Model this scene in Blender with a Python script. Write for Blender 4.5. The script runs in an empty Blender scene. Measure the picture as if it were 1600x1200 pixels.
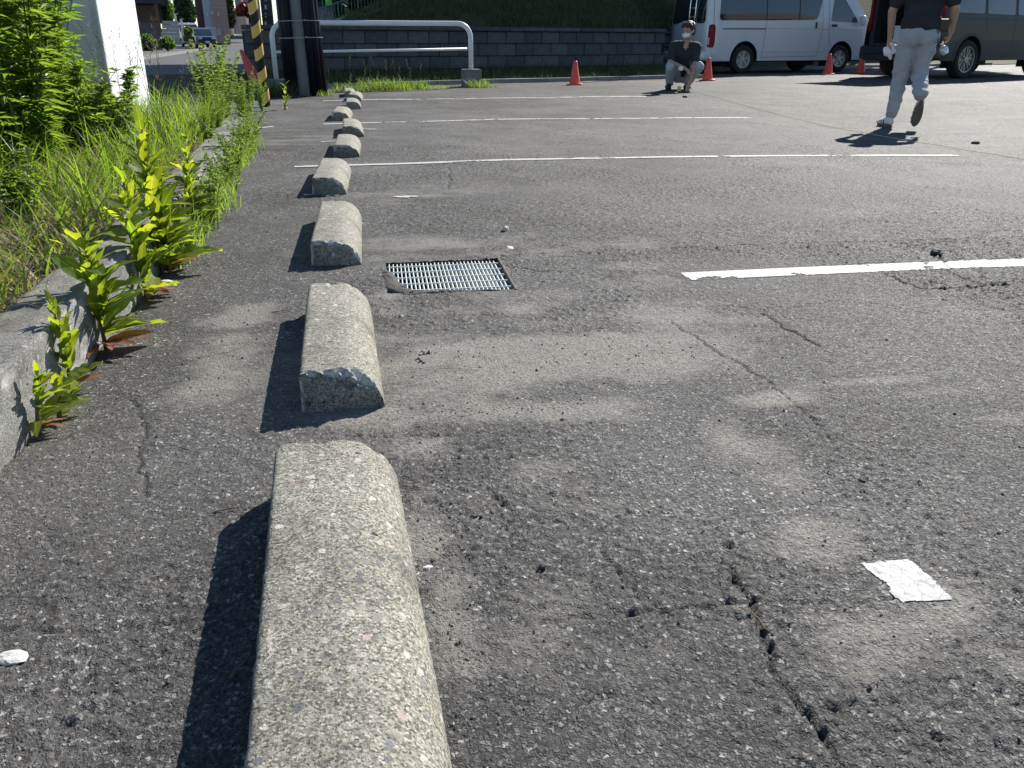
import bpy, bmesh, math, random
import numpy as np
from mathutils import Vector, Matrix
from mathutils.geometry import delaunay_2d_cdt
rnd = random.Random(7)
R_ = math.radians
sc = bpy.context.scene
COL = sc.collection

# ------------------------------------------------------------------ camera, sky, sun, exposure
CAM_H, PITCH, YAW, LENS = 0.72, 22.3, 8.7, 29.25
cam_d = bpy.data.cameras.new('camera')
cam_d.lens = LENS; cam_d.sensor_width = 36.0; cam_d.clip_start = 0.02; cam_d.clip_end = 2000
cam = bpy.data.objects.new('camera', cam_d); COL.objects.link(cam)
cam.location = (0, 0, CAM_H)
cam.rotation_euler = (R_(90 - PITCH), 0, R_(-YAW))
sc.camera = cam

SUN_AZ, SUN_EL = 40.0, 33.5            # azimuth clockwise from +Y
w = bpy.data.worlds.new('World'); sc.world = w; w.use_nodes = True
nt = w.node_tree; nt.nodes.clear()
sky = nt.nodes.new('ShaderNodeTexSky'); sky.sky_type = 'NISHITA'; sky.sun_disc = False
sky.sun_elevation = R_(SUN_EL); sky.sun_rotation = R_(SUN_AZ); sky.air_density = 1.0; sky.dust_density = 0.0; sky.ozone_density = 2.5
bg = nt.nodes.new('ShaderNodeBackground'); bg.inputs['Strength'].default_value = 0.075
wo = nt.nodes.new('ShaderNodeOutputWorld')
nt.links.new(sky.outputs[0], bg.inputs[0]); nt.links.new(bg.outputs[0], wo.inputs[0])
sun_d = bpy.data.lights.new('sun', 'SUN'); sun_d.energy = 4.6; sun_d.angle = R_(0.5); sun_d.color = (1.0, 0.955, 0.88)
sun = bpy.data.objects.new('sun', sun_d); COL.objects.link(sun)
_sd = Vector((math.sin(R_(SUN_AZ)) * math.cos(R_(SUN_EL)), math.cos(R_(SUN_AZ)) * math.cos(R_(SUN_EL)), math.sin(R_(SUN_EL))))
sun.rotation_euler = (-_sd).to_track_quat('-Z', 'Y').to_euler(); sun.location = (20, 20, 30)
vs = sc.view_settings
vs.view_transform = 'Standard'; vs.look = 'None'; vs.gamma = 1.0; vs.exposure = 1.04
try: vs.use_curve_mapping = False
except Exception: pass
sc.render.resolution_x = 1024; sc.render.resolution_y = 768
sc.render.engine = 'CYCLES'
try:
    sc.cycles.max_bounces = 5; sc.cycles.diffuse_bounces = 3; sc.cycles.glossy_bounces = 2; sc.cycles.transmission_bounces = 3; sc.cycles.transparent_max_bounces = 6
except Exception: pass

# ------------------------------------------------------------------ helpers: numpy noise
def _h(ix, iy, s=0):
    ix = ix.astype(np.int64); iy = iy.astype(np.int64)
    n = (ix * 374761393 + iy * 668265263 + s * 974634777) & 0xffffffff
    n = ((n ^ (n >> 13)) * 1274126177) & 0xffffffff
    n = ((n ^ (n >> 16)) * 2246822519) & 0xffffffff
    n = n ^ (n >> 15)
    return (n & 0xffffff).astype(np.float64) / 0xffffff
def vnoise(x, y, s=0):
    x = np.asarray(x, float); y = np.asarray(y, float)
    ix = np.floor(x); iy = np.floor(y); fx = x - ix; fy = y - iy
    fx = fx * fx * (3 - 2 * fx); fy = fy * fy * (3 - 2 * fy)
    a = _h(ix, iy, s); b = _h(ix + 1, iy, s); c = _h(ix, iy + 1, s); d = _h(ix + 1, iy + 1, s)
    return (a * (1 - fx) + b * fx) * (1 - fy) + (c * (1 - fx) + d * fx) * fy
def fbm(x, y, s=0, o=4):
    x = np.asarray(x, float); y = np.asarray(y, float)
    t = 0; a = .5
    for i in range(o):
        t = t + a * vnoise(x * 2 ** i + i * 17.3, y * 2 ** i - i * 9.1, s + i); a *= .5
    return t
def worley(x, y, s=0):
    ix = np.floor(x); iy = np.floor(y)
    best = np.full(x.shape, 9.0); rid = np.zeros(x.shape)
    for i in (-1, 0, 1):
        for j in (-1, 0, 1):
            cx = ix + i; cy = iy + j
            d = (cx + _h(cx, cy, s) - x) ** 2 + (cy + _h(cx, cy, s + 5) - y) ** 2
            m = d < best
            best = np.where(m, d, best); rid = np.where(m, _h(cx, cy, s + 9), rid)
    return np.sqrt(best), rid

# ------------------------------------------------------------------ helpers: scene
def tag(o, label=None, cat=None, group=None, kind=None):
    if label: o['label'] = label
    if cat: o['category'] = cat
    if group: o['group'] = group
    if kind: o['kind'] = kind
    return o
def empty(name, loc=(0, 0, 0), rz=0.0, label=None, cat=None, group=None):
    o = bpy.data.objects.new(name, None); COL.objects.link(o)
    o.empty_display_size = .1; o.location = loc; o.rotation_euler = (0, 0, rz)
    return tag(o, label, cat, group)
def link(name, me, mat=None, parent=None, loc=None, rot=None):
    o = bpy.data.objects.new(name, me); COL.objects.link(o)
    if mat is not None and len(me.materials) == 0: me.materials.append(mat)
    if parent is not None: o.parent = parent
    if loc is not None: o.location = loc
    if rot is not None: o.rotation_euler = rot
    return o
def mk(name, v, f, mat=None, parent=None, smooth=False, loc=None, rot=None):
    me = bpy.data.meshes.new(name)
    me.from_pydata([tuple(p) for p in v], [], f)
    if smooth:
        me.polygons.foreach_set('use_smooth', [True] * len(me.polygons))
    me.update()
    return link(name, me, mat, parent, loc, rot)
def fast_mesh(name, V, F, smooth=True):
    """V (n,3) float, F (m,4) or (m,3) int"""
    me = bpy.data.meshes.new(name); n = F.shape[1]
    me.vertices.add(len(V)); me.vertices.foreach_set('co', np.ascontiguousarray(V, dtype=np.float32).ravel())
    me.loops.add(F.size); me.loops.foreach_set('vertex_index', np.ascontiguousarray(F, dtype=np.int32).ravel())
    me.polygons.add(len(F))
    me.polygons.foreach_set('loop_start', np.arange(0, F.size, n, dtype=np.int32))
    try: me.polygons.foreach_set('loop_total', np.full(len(F), n, dtype=np.int32))
    except Exception: pass
    me.polygons.foreach_set('use_smooth', np.full(len(F), smooth, dtype=bool))
    me.update(calc_edges=True); me.validate()
    return me
def vattr(me, name, arr, dom='POINT'):
    a = me.attributes.new(name, 'FLOAT', dom)
    a.data.foreach_set('value', np.ascontiguousarray(arr, dtype=np.float32))
class MB:
    def __init__(s): s.v = []; s.f = []
    def add(s, v, f):
        n = len(s.v); s.v += [tuple(p) for p in v]; s.f += [tuple(i + n for i in q) for q in f]; return s
    def box(s, c, d, rz=0, M=None):
        x, y, z = d[0] / 2, d[1] / 2, d[2] / 2
        P = [Vector((a, b, e)) for e in (-z, z) for a, b in ((-x, -y), (x, -y), (x, y), (-x, y))]
        m = M if M is not None else Matrix.Rotation(rz, 4, 'Z')
        P = [m @ p + Vector(c) for p in P]
        return s.add(P, [(0, 3, 2, 1), (4, 5, 6, 7), (0, 1, 5, 4), (1, 2, 6, 5), (2, 3, 7, 6), (3, 0, 4, 7)])
    def bbox(s, c, d, b=.005, rz=0):
        """bevelled box"""
        bm = bmesh.new(); bmesh.ops.create_cube(bm, size=1.0)
        for q in bm.verts: q.co = Vector((q.co.x * d[0], q.co.y * d[1], q.co.z * d[2]))
        bmesh.ops.bevel(bm, geom=bm.edges[:], offset=b, segments=2, affect='EDGES', profile=.5)
        m = Matrix.Rotation(rz, 4, 'Z'); bm.verts.index_update()
        vv = [m @ q.co + Vector(c) for q in bm.verts]; ff = [[q.index for q in f.verts] for f in bm.faces]
        bm.free(); return s.add(vv, ff)
    def tube(s, path, r, n=8, cap=True):
        path = [Vector(p) for p in path]; k = len(path)
        rr = r if hasattr(r, '__len__') else [r] * k
        V = []; up = None
        for i, p in enumerate(path):
            t = (path[min(i + 1, k - 1)] - path[max(i - 1, 0)]).normalized()
            if up is None: up = Vector((0, 0, 1)) if abs(t.z) < .9 else Vector((1, 0, 0))
            a = t.cross(up).normalized(); b = a.cross(t).normalized(); up = b
            for j in range(n):
                q = 2 * math.pi * j / n; V.append(p + (a * math.cos(q) + b * math.sin(q)) * rr[i])
        F = [(i * n + j, i * n + (j + 1) % n, (i + 1) * n + (j + 1) % n, (i + 1) * n + j) for i in range(k - 1) for j in range(n)]
        if cap: F += [tuple(reversed(range(n))), tuple(range((k - 1) * n, k * n))]
        return s.add(V, F)
    def lathe(s, prof, c=(0, 0, 0), n=24, M=None):
        V = []
        for r, z in prof:
            for j in range(n):
                q = 2 * math.pi * j / n; p = Vector((r * math.cos(q), r * math.sin(q), z))
                if M is not None: p = M @ p
                V.append(p + Vector(c))
        k = len(prof)
        F = [(i * n + j, i * n + (j + 1) % n, (i + 1) * n + (j + 1) % n, (i + 1) * n + j) for i in range(k - 1) for j in range(n)]
        if prof[0][0] > 1e-4: F.append(tuple(reversed(range(n))))
        if prof[-1][0] > 1e-4: F.append(tuple(range((k - 1) * n, k * n)))
        return s.add(V, F)
    def build(s, name, mat=None, parent=None, smooth=False, loc=None, rot=None):
        return mk(name, s.v, s.f, mat, parent, smooth, loc, rot)
def smooth_by_angle(o, deg=35):
    me = o.data
    bm = bmesh.new(); bm.from_mesh(me)
    for f in bm.faces: f.smooth = True
    for e in bm.edges:
        e.smooth = not (len(e.link_faces) == 2 and e.calc_face_angle(0) > R_(deg))
    bm.to_mesh(me); bm.free(); return o

# view helpers: a photograph pixel (1600x1200) as a real point at a real distance
_F = 1300.0
_fw = np.array([math.sin(R_(YAW)) * math.cos(R_(PITCH)), math.cos(R_(YAW)) * math.cos(R_(PITCH)), -math.sin(R_(PITCH))])
_rt = np.array([math.cos(R_(YAW)), -math.sin(R_(YAW)), 0.0]); _up = np.cross(_rt, _fw)
def _ray(px, py): return _fw * _F + _rt * (px - 800) - _up * (py - 600)
def G(px, py, z=0.0):
    """point of the lot surface seen there"""
    d = _ray(px, py); zz = z
    for _ in range(6):
        t = (zz - CAM_H) / d[2]; p = d * t
        zz = z + float(base_z(np.array([p[0]]), np.array([p[1]]))[0])
    return Vector((p[0], p[1], zz))
def at(px, py, Y):
    d = _ray(px, py); t = Y / d[1]; return Vector((d[0] * t, Y, CAM_H + d[2] * t))

# ------------------------------------------------------------------ helpers: node materials
class NT:
    def __init__(s, name):
        s.m = bpy.data.materials.new(name); s.m.use_nodes = True; s.t = s.m.node_tree
        s.t.nodes.clear(); s.out = s.t.nodes.new('ShaderNodeOutputMaterial')
        s.c = None
    def n(s, typ, **k):
        q = s.t.nodes.new('ShaderNode' + typ)
        for a, b in k.items(): setattr(q, a, b)
        return q
    def L(s, a, b): s.t.links.new(a, b)
    def put(s, sock, v):
        if hasattr(v, 'default_value') and hasattr(v, 'is_output'): s.L(v, sock)
        elif v is not None:
            if hasattr(v, '__len__') and len(v) == 3 and sock.type == 'RGBA': v = tuple(v) + (1,)
            sock.default_value = v
    def co(s, scale=None, kind='Object'):
        q = s.n('TexCoord'); o = q.outputs[kind]
        if scale is not None:
            mp = s.n('Mapping'); s.L(o, mp.inputs[0]); mp.inputs['Scale'].default_value = scale; o = mp.outputs[0]
        return o
    def noise(s, scale, detail=3, rough=.55, co=None, dist=0):
        q = s.n('TexNoise'); s.L(co or s.co(), q.inputs['Vector'])
        q.inputs['Scale'].default_value = scale; q.inputs['Detail'].default_value = detail
        q.inputs['Roughness'].default_value = rough; q.inputs['Distortion'].default_value = dist
        return q.outputs[0]
    def voro(s, scale, feature='F1', co=None, rand=1.0, out='Distance'):
        q = s.n('TexVoronoi', feature=feature); s.L(co or s.co(), q.inputs['Vector'])
        q.inputs['Scale'].default_value = scale; q.inputs['Randomness'].default_value = rand
        return q.outputs[out]
    def ramp(s, fac, stops, interp='LINEAR'):
        q = s.n('ValToRGB'); s.put(q.inputs[0], fac); r = q.color_ramp; r.interpolation = interp
        while len(r.elements) < len(stops): r.elements.new(.5)
        for e, (p, c) in zip(r.elements, stops):
            e.position = p; e.color = (c, c, c, 1) if not hasattr(c, '__len__') else tuple(c) + (1,)
        return q.outputs[0]
    def mix(s, fac, a, b, mode='MIX'):
        q = s.n('Mix', data_type='RGBA', blend_type=mode)
        s.put(q.inputs[0], fac); s.put(q.inputs[6], a); s.put(q.inputs[7], b); return q.outputs[2]
    def math(s, op, a, b=None, clamp=False):
        q = s.n('Math', operation=op, use_clamp=clamp); s.put(q.inputs[0], a)
        if b is not None: s.put(q.inputs[1], b)
        return q.outputs[0]
    def attr(s, name): 
        q = s.n('Attribute'); q.attribute_name = name; return q.outputs['Fac']
    def objrand(s): return s.n('ObjectInfo').outputs['Random']
    def bump(s, h, strength=.5, dist=.01, normal=None):
        q = s.n('Bump'); s.put(q.inputs['Height'], h); q.inputs['Strength'].default_value = strength; q.inputs['Distance'].default_value = dist
        if normal is not None: s.L(normal, q.inputs['Normal'])
        return q.outputs[0]
    def pbsdf(s, col, rough=.6, metal=0, spec=.5, normal=None, coat=0, trans=0, final=True, **k):
        q = s.n('BsdfPrincipled'); s.put(q.inputs['Base Color'], col); s.put(q.inputs['Roughness'], rough)
        s.put(q.inputs['Metallic'], metal); s.put(q.inputs['Specular IOR Level'], spec)
        q.inputs['Coat Weight'].default_value = coat; q.inputs['Transmission Weight'].default_value = trans
        if normal is not None: s.L(normal, q.inputs['Normal'])
        if final: s.L(q.outputs[0], s.out.inputs[0])
        return q.outputs[0]
M = {}
def simple(name, col, rough=.6, metal=0, spec=.5, var=.12, scale=6.0, bump=0.0, bscale=40, coat=0, bdist=.01):
    t = NT(name); f = t.noise(scale, 4)
    lo = tuple(c * (1 - var) for c in col); hi = tuple(min(1, c * (1 + var)) for c in col)
    c = t.mix(f, lo, hi); nm = None
    if bump: nm = t.bump(t.noise(bscale, 3), bump, bdist)
    t.pbsdf(c, rough, metal, spec, nm, coat); M[name] = t.m; return t.m

def TREE_TOP(tt): return 12.2
# ------------------------------------------------------------------ the lot's surface
def base_z(x, y):
    """large shape of the lot: gentle falls, a low spot at the drain"""
    z = -.11 * np.exp(-.5 * (((x - 5.5) / 2.1) ** 2 + ((y - 8.6) / 3.0) ** 2))
    z = z + .045 * np.exp(-.5 * (((x - 4.6) / 2.4) ** 2 + ((y - 13.4) / 2.2) ** 2))
    z = z - .012 * np.exp(-.5 * (((x - .25) / .55) ** 2 + ((y - 2.7) / .55) ** 2))
    z = z + .010 * (vnoise(x * .9 + 5, y * .9, 3) - .5) + .006 * (vnoise(x * 2.6, y * 2.6, 4) - .5)
    return z
def bz(x, y): return float(base_z(np.array([float(x)]), np.array([float(y)]))[0])
DRAIN = (-.005, .40, 2.545, 2.955)      # x0 x1 y0 y1

def _poly(pts, jit=.004, sub=7, seed=0):
    P = [G(*p).xy for p in pts]; q = random.Random(seed); out = []
    for a, b in zip(P[:-1], P[1:]):
        n = (b - a).normalized(); n = Vector((-n.y, n.x)); L = (b - a).length
        for i in range(sub):
            t = i / sub; out.append(a.lerp(b, t) + n * q.uniform(-1, 1) * min(jit, L * .06) * (0 if i == 0 else 1))
    out.append(P[-1]); return out
CRACKS = []   # (polyline, half width, depth)
for i, (pts, hw, dp, jit) in enumerate([
    ([(1140, 893), (1172, 938), (1192, 995), (1207, 1050), (1238, 1092), (1272, 1132), (1290, 1160), (1320, 1215)], .0030, .009, .004),
    ([(1172, 938), (1100, 950), (1000, 958), (880, 970), (820, 976)], .0022, .006, .006),
    ([(1172, 940), (1270, 945), (1395, 936)], .0016, .005, .004),
    ([(940, 862), (985, 915), (1030, 950), (1045, 962)], .0020, .006, .005),
    ([(1049, 501), (1090, 530), (1140, 560), (1185, 587), (1232, 622), (1262, 650), (1300, 690)], .0022, .006, .010),
    ([(1188, 490), (1230, 515), (1283, 541)], .0028, .007, .008),
    ([(1385, 430), (1440, 452), (1520, 450), (1600, 437), (1680, 440)], .0042, .008, .016),
    ([(1470, 402), (1490, 428), (1530, 445), (1580, 446)], .0040, .008, .015),
    ([(1535, 365), (1560, 360), (1600, 362), (1660, 372)], .0040, .007, .015),
    ([(1425, 384), (1480, 378), (1520, 381)], .0032, .006, .012),
    ([(762, 762), (788, 800), (796, 830), (800, 870)], .0022, .006, .006),
    ([(205, 625), (228, 668), (216, 730), (232, 775)], .0022, .006, .008),
    ([(150, 700), (215, 690), (250, 700)], .0016, .004, .006),
    ([(700, 262), (704, 280), (700, 296)], .0045, .006, .012),
    ([(395, 198), (440, 196), (500, 190)], .010, .010, .03),
    ([(300, 560), (340, 555), (372, 545)], .0018, .004, .006),
    ([(1130, 935), (1145, 900)], .002, .005, .003),
    ([(790, 415), (840, 424), (880, 424)], .003, .006, .006),
    ([(1500, 870), (1560, 905), (1620, 950)], .0016, .005, .006),
    ([(860, 1130), (930, 1090), (1010, 1075)], .0012, .004, .005),
    ([(0, 985), (120, 990), (250, 975), (330, 968)], .0016, .004, .006),
    ([(1010, 372), (1060, 368), (1110, 370), (1160, 366)], .003, .005, .012),
    ([(1240, 480), (1300, 470), (1380, 476), (1450, 490)], .0016, .004, .010)]):
    CRACKS.append((_poly(pts, jit, 7, i), hw, dp))
def seg_dist(x, y, pl):
    d = np.full(x.shape, 9.0)
    for a, b in zip(pl[:-1], pl[1:]):
        ex, ey = b.x - a.x, b.y - a.y; L = ex * ex + ey * ey + 1e-12
        t = np.clip(((x - a.x) * ex + (y - a.y) * ey) / L, 0, 1)
        d = np.minimum(d, (x - a.x - t * ex) ** 2 + (y - a.y - t * ey) ** 2)
    return np.sqrt(d)
_g = lambda px, py: G(px, py).xy
DUST = [(_g(700, 385), .34, .12, .85), (_g(820, 560), .36, .14, 1.15), (_g(850, 640), .20, .05, 1.0), (_g(905, 556), .12, .035, .75),
        (_g(1050, 495), .16, .10, .8), (_g(900, 385), .22, .12, .6), (_g(370, 510), .07, .20, .8), (_g(1300, 840), .09, .07, .55),
        (_g(1420, 980), .12, .10, .45), (_g(710, 960), .03, .10, .8), (_g(660, 840), .03, .10, .6), (_g(560, 650), .10, .04, .5),
        (_g(640, 300), .30, .25, .4), (_g(470, 215), .5, .5, .35), (_g(330, 590), .06, .14, .6), (_g(1190, 720), .06, .16, .45),
        (_g(780, 470), .20, .12, .5), (_g(610, 470), .05, .12, .6), (_g(300, 330), .10, .5, .4), (_g(1000, 430), .12, .15, .5),
        (_g(1150, 690), .04, .07, .8), (_g(1210, 620), .08, .03, .8), (_g(1330, 598), .12, .022, .8), (_g(1460, 612), .12, .022, .75), (_g(1560, 650), .08, .03, .7), (_g(1250, 825), .05, .04, .8), (_g(1480, 960), .05, .06, .7), (_g(1560, 1030), .03, .06, .7),
        (_g(960, 535), .14, .05, .8), (_g(740, 640), .10, .03, .7), (_g(660, 700), .05, .04, .5), (_g(920, 760), .10, .12, .35), (_g(880, 1000), .12, .10, .3)]
def dust_mask(x, y):
    m = np.zeros(x.shape)
    for c, sx, sy, a in DUST:
        m = np.maximum(m, a * np.exp(-.5 * (((x - c.x) / sx) ** 2 + ((y - c.y) / sy) ** 2)))
    n = fbm(x * 5, y * 9, 21, 4)
    n2 = fbm(x * 1.1, y * 1.1, 27, 4)
    n3 = fbm(x * 22, y * 22, 29, 3)
    return np.clip((m + ((n - .47) * 1.5 + (n3 - .45) * .5) * np.clip(m * 4, 0, 1) - .20) * 1.5, 0, .95) + np.clip((n2 - .54) * 2.0 + (n3 - .45) * .4, 0, .3) * .7
def coarse_mask(x, y):
    """1 where the stones stand proud, 0 where the surface is closed"""
    return np.clip((fbm(x * 1.6 + 3, y * 1.6 + 8, 41, 4) - .33) * 4, .12, 1)
FLAT = [(G(1070, 433).xy, G(1660, 409).xy, .098), (Vector((.664, .908)), Vector((.758, .904)), .104)]     # under thick paint the stones are filled level
def paint_mask(x, y):
    k = np.zeros(x.shape)
    for a, b, wd in FLAT:
        d = (b - a); L = d.length; d = d / L; u = (x - a.x) * d.x + (y - a.y) * d.y; v = -(x - a.x) * d.y + (y - a.y) * d.x
        k = np.maximum(k, np.clip((wd / 2 + .006 - np.abs(v)) / .010, 0, 1) * np.clip((np.minimum(u, L - u) + .012) / .012, 0, 1))
    return k
def fine_z(x, y, cell=.0105):
    z = base_z(x, y); du = dust_mask(x, y); co = coarse_mask(x, y)
    f1, r1 = worley(x / cell, y / cell, 1)
    st = np.clip(1 - (f1 / .62) ** 2, 0, 1) * np.where(r1 > .35, r1, .05) * .0058
    f2, r2 = worley(x / (cell * 2.3) + 7, y / (cell * 2.3), 2)
    st2 = np.clip(1 - (f2 / .42) ** 2, 0, 1) * np.where(r2 > .80, 1, 0) * .0045
    k = co * (1 - .8 * du)
    pm = paint_mask(x, y)
    z = z + ((st + st2) * k + .0030 * (fbm(x * 60, y * 60, 11, 3) - .45) * (1 - .55 * du)) * (1 - .85 * pm) + .0022 * pm
    cr = np.zeros(x.shape)
    for pl, hw, dp in CRACKS:
        x0 = min(p.x for p in pl) - .06; x1 = max(p.x for p in pl) + .06; y0 = min(p.y for p in pl) - .06; y1 = max(p.y for p in pl) + .06
        m = (x > x0) & (x < x1) & (y > y0) & (y < y1)
        if not m.any(): continue
        d = seg_dist(x[m], y[m], pl)
        h = hw * (.35 + 1.3 * vnoise(x[m] * 30, y[m] * 30, 33))
        e = np.exp(-(d / h) ** 2)
        z[m] -= dp * e; cr[m] = np.maximum(cr[m], e)
    return z, du, cr
def zf(x, y):
    return fine_z(np.atleast_1d(np.asarray(x, float)), np.atleast_1d(np.asarray(y, float)))[0]

t = NT('asphalt')
oc = t.co()
dn = t.n('TexNoise'); t.L(oc, dn.inputs['Vector']); dn.inputs['Scale'].default_value = 170; dn.inputs['Detail'].default_value = 1
vm = t.n('VectorMath', operation='MULTIPLY_ADD'); t.L(dn.outputs['Color'], vm.inputs[0]); vm.inputs[1].default_value = (.011, .011, .011); t.L(oc, vm.inputs[2])
dc = vm.outputs[0]
v1 = t.n('TexVoronoi'); t.L(dc, v1.inputs['Vector']); v1.inputs['Scale'].default_value = 125
sep = t.n('SeparateColor'); t.L(v1.outputs['Color'], sep.inputs[0])
stone = t.ramp(sep.outputs[0], [(0, (.036, .035, .034)), (.35, (.066, .064, .062)), (.64, (.105, .102, .099)), (.84, (.165, .162, .158)), (.94, (.225, .22, .212)), (1, (.33, .32, .30))])
inside = t.ramp(v1.outputs['Distance'], [(.30, 1), (.58, 0)])
c = t.mix(t.math('MULTIPLY', inside, .85), (.060, .057, .054), stone)
v2 = t.n('TexVoronoi'); t.L(dc, v2.inputs['Vector']); v2.inputs['Scale'].default_value = 330
sep2 = t.n('SeparateColor'); t.L(v2.outputs['Color'], sep2.inputs[0])
grit = t.ramp(sep2.outputs[1], [(0, .50), (.45, .90), (.85, 1.28), (1, 2.0)])
c = t.mix(1.0, c, grit, 'MULTIPLY')
c = t.mix(1.0, c, t.attr('tone'), 'MULTIPLY')
dcol = t.mix(sep2.outputs[0], (.155, .145, .128), (.26, .243, .215))
c = t.mix(t.math('MULTIPLY', t.attr('dust'), t.math('SUBTRACT', .88, t.math('MULTIPLY', inside, .45))), c, dcol)
# hairline cracks: edges of large irregular cells, only where the paving is tired
wn = t.n('TexNoise'); t.L(oc, wn.inputs['Vector']); wn.inputs['Scale'].default_value = 5; wn.inputs['Detail'].default_value = 1.5
wv = t.n('VectorMath', operation='MULTIPLY_ADD'); t.L(wn.outputs['Color'], wv.inputs[0]); wv.inputs[1].default_value = (.30, .30, 0); t.L(oc, wv.inputs[2])
flat = t.n('VectorMath', operation='MULTIPLY'); t.L(wv.outputs[0], flat.inputs[0]); flat.inputs[1].default_value = (1, 1, 0)
he = t.voro(2.1, 'DISTANCE_TO_EDGE', co=flat.outputs[0])
hair = t.math('MULTIPLY', t.ramp(he, [(0, 1), (.010, 0)]), t.attr('tired'))
c = t.mix(t.math('MULTIPLY', hair, .8), c, (.018, .016, .014))
c = t.mix(t.math('MULTIPLY', t.attr('crack'), .75), c, (.016, .014, .012))
hgt = t.math('ADD', t.math('MULTIPLY', inside, .6), t.math('MULTIPLY', v2.outputs['Distance'], -.55))
nm = t.bump(hgt, .75, .0026)
t.pbsdf(c, t.ramp(sep2.outputs[2], [(.2, .66), (.8, .98)]), 0, .22, nm)
M['asphalt'] = t.m
def tone(x, y):
    d = G(1390, 660); k = np.exp(-.5 * (((x - d.x) / .30) ** 2 + ((y - d.y) / .17) ** 2) ** 2)      # a newer, darker patch
    return (.62 + .76 * fbm(x * .55, y * .55, 91, 3)) * (.60 + .85 * fbm(x * 4.2, y * 4.2, 95, 4)) * (1 - .30 * k)
def tired(x, y):
    return np.clip((fbm(x * .7 + 11, y * .7, 131, 3) - .36) * 7, 0, 1)

def make_lot():
    Vs = []; Fs = []; D = []; C = []; off = 0
    def band(y0, y1, s, xa, xb, fine, dz=0):
        nonlocal off
        """xa, xb: functions of y for the left and right limits"""
        x0 = min(xa(y0), xa(y1)); x1 = max(xb(y0), xb(y1))
        xs = np.arange(round(x0 / s), round(x1 / s) + 1) * s; ys = np.linspace(y0, y1, int(round((y1 - y0) / s)) + 1)
        X, Y = np.meshgrid(xs, ys); nx, ny = len(xs), len(ys)
        i = np.arange(ny - 1)[:, None] * nx + np.arange(nx - 1)[None, :]
        cx = (X[:-1, :-1] + X[1:, 1:]) / 2; cy = (Y[:-1, :-1] + Y[1:, 1:]) / 2
        keep = (cx > np.vectorize(xa)(cy)) & (cx < np.vectorize(xb)(cy))
        keep &= ~((cx > DRAIN[0]) & (cx < DRAIN[1]) & (cy > DRAIN[2]) & (cy < DRAIN[3]))
        q = i[keep]; F = np.stack([q, q + 1, q + 1 + nx, q + nx], 1)
        used = np.unique(F); mp = np.full(nx * ny, -1); mp[used] = np.arange(len(used))
        x = X.ravel()[used]; y = Y.ravel()[used]
        if fine: z, du, cr = fine_z(x, y)
        else: z = base_z(x, y); du = dust_mask(x, y); cr = np.zeros(x.shape)
        Vs.append(np.stack([x, y, z + dz], 1)); Fs.append(mp[F] + off); D.append(du); C.append(cr); off += len(used)
    L = lambda y: -.95 - .07 * y
    band(.30, 3.0, .005, lambda y: -.98, lambda y: .55 + .78 * y + .15, True)
    band(3.0, 6.5, .009, lambda y: -1.3, lambda y: .8 + .80 * y + .3, True)
    band(6.5, 13, .022, lambda y: -2.2, lambda y: 1.0 + .82 * y + 1, True)
    band(13, 30, .07, lambda y: -2.5, lambda y: 1.0 + .85 * y + 4, True)
    band(-6, 30, .12, lambda y: -2.5, lambda y: 30, False, -.012)
    me = fast_mesh('parking_lot', np.concatenate(Vs), np.concatenate(Fs), True)
    VV = np.concatenate(Vs); vattr(me, 'tired', tired(VV[:, 0], VV[:, 1])); vattr(me, 'tone', tone(VV[:, 0], VV[:, 1])); vattr(me, 'dust', np.concatenate(D)); vattr(me, 'crack', np.concatenate(C))
    return tag(link('parking_lot', me, M['asphalt']), kind='structure')
LOT = make_lot()

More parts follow.
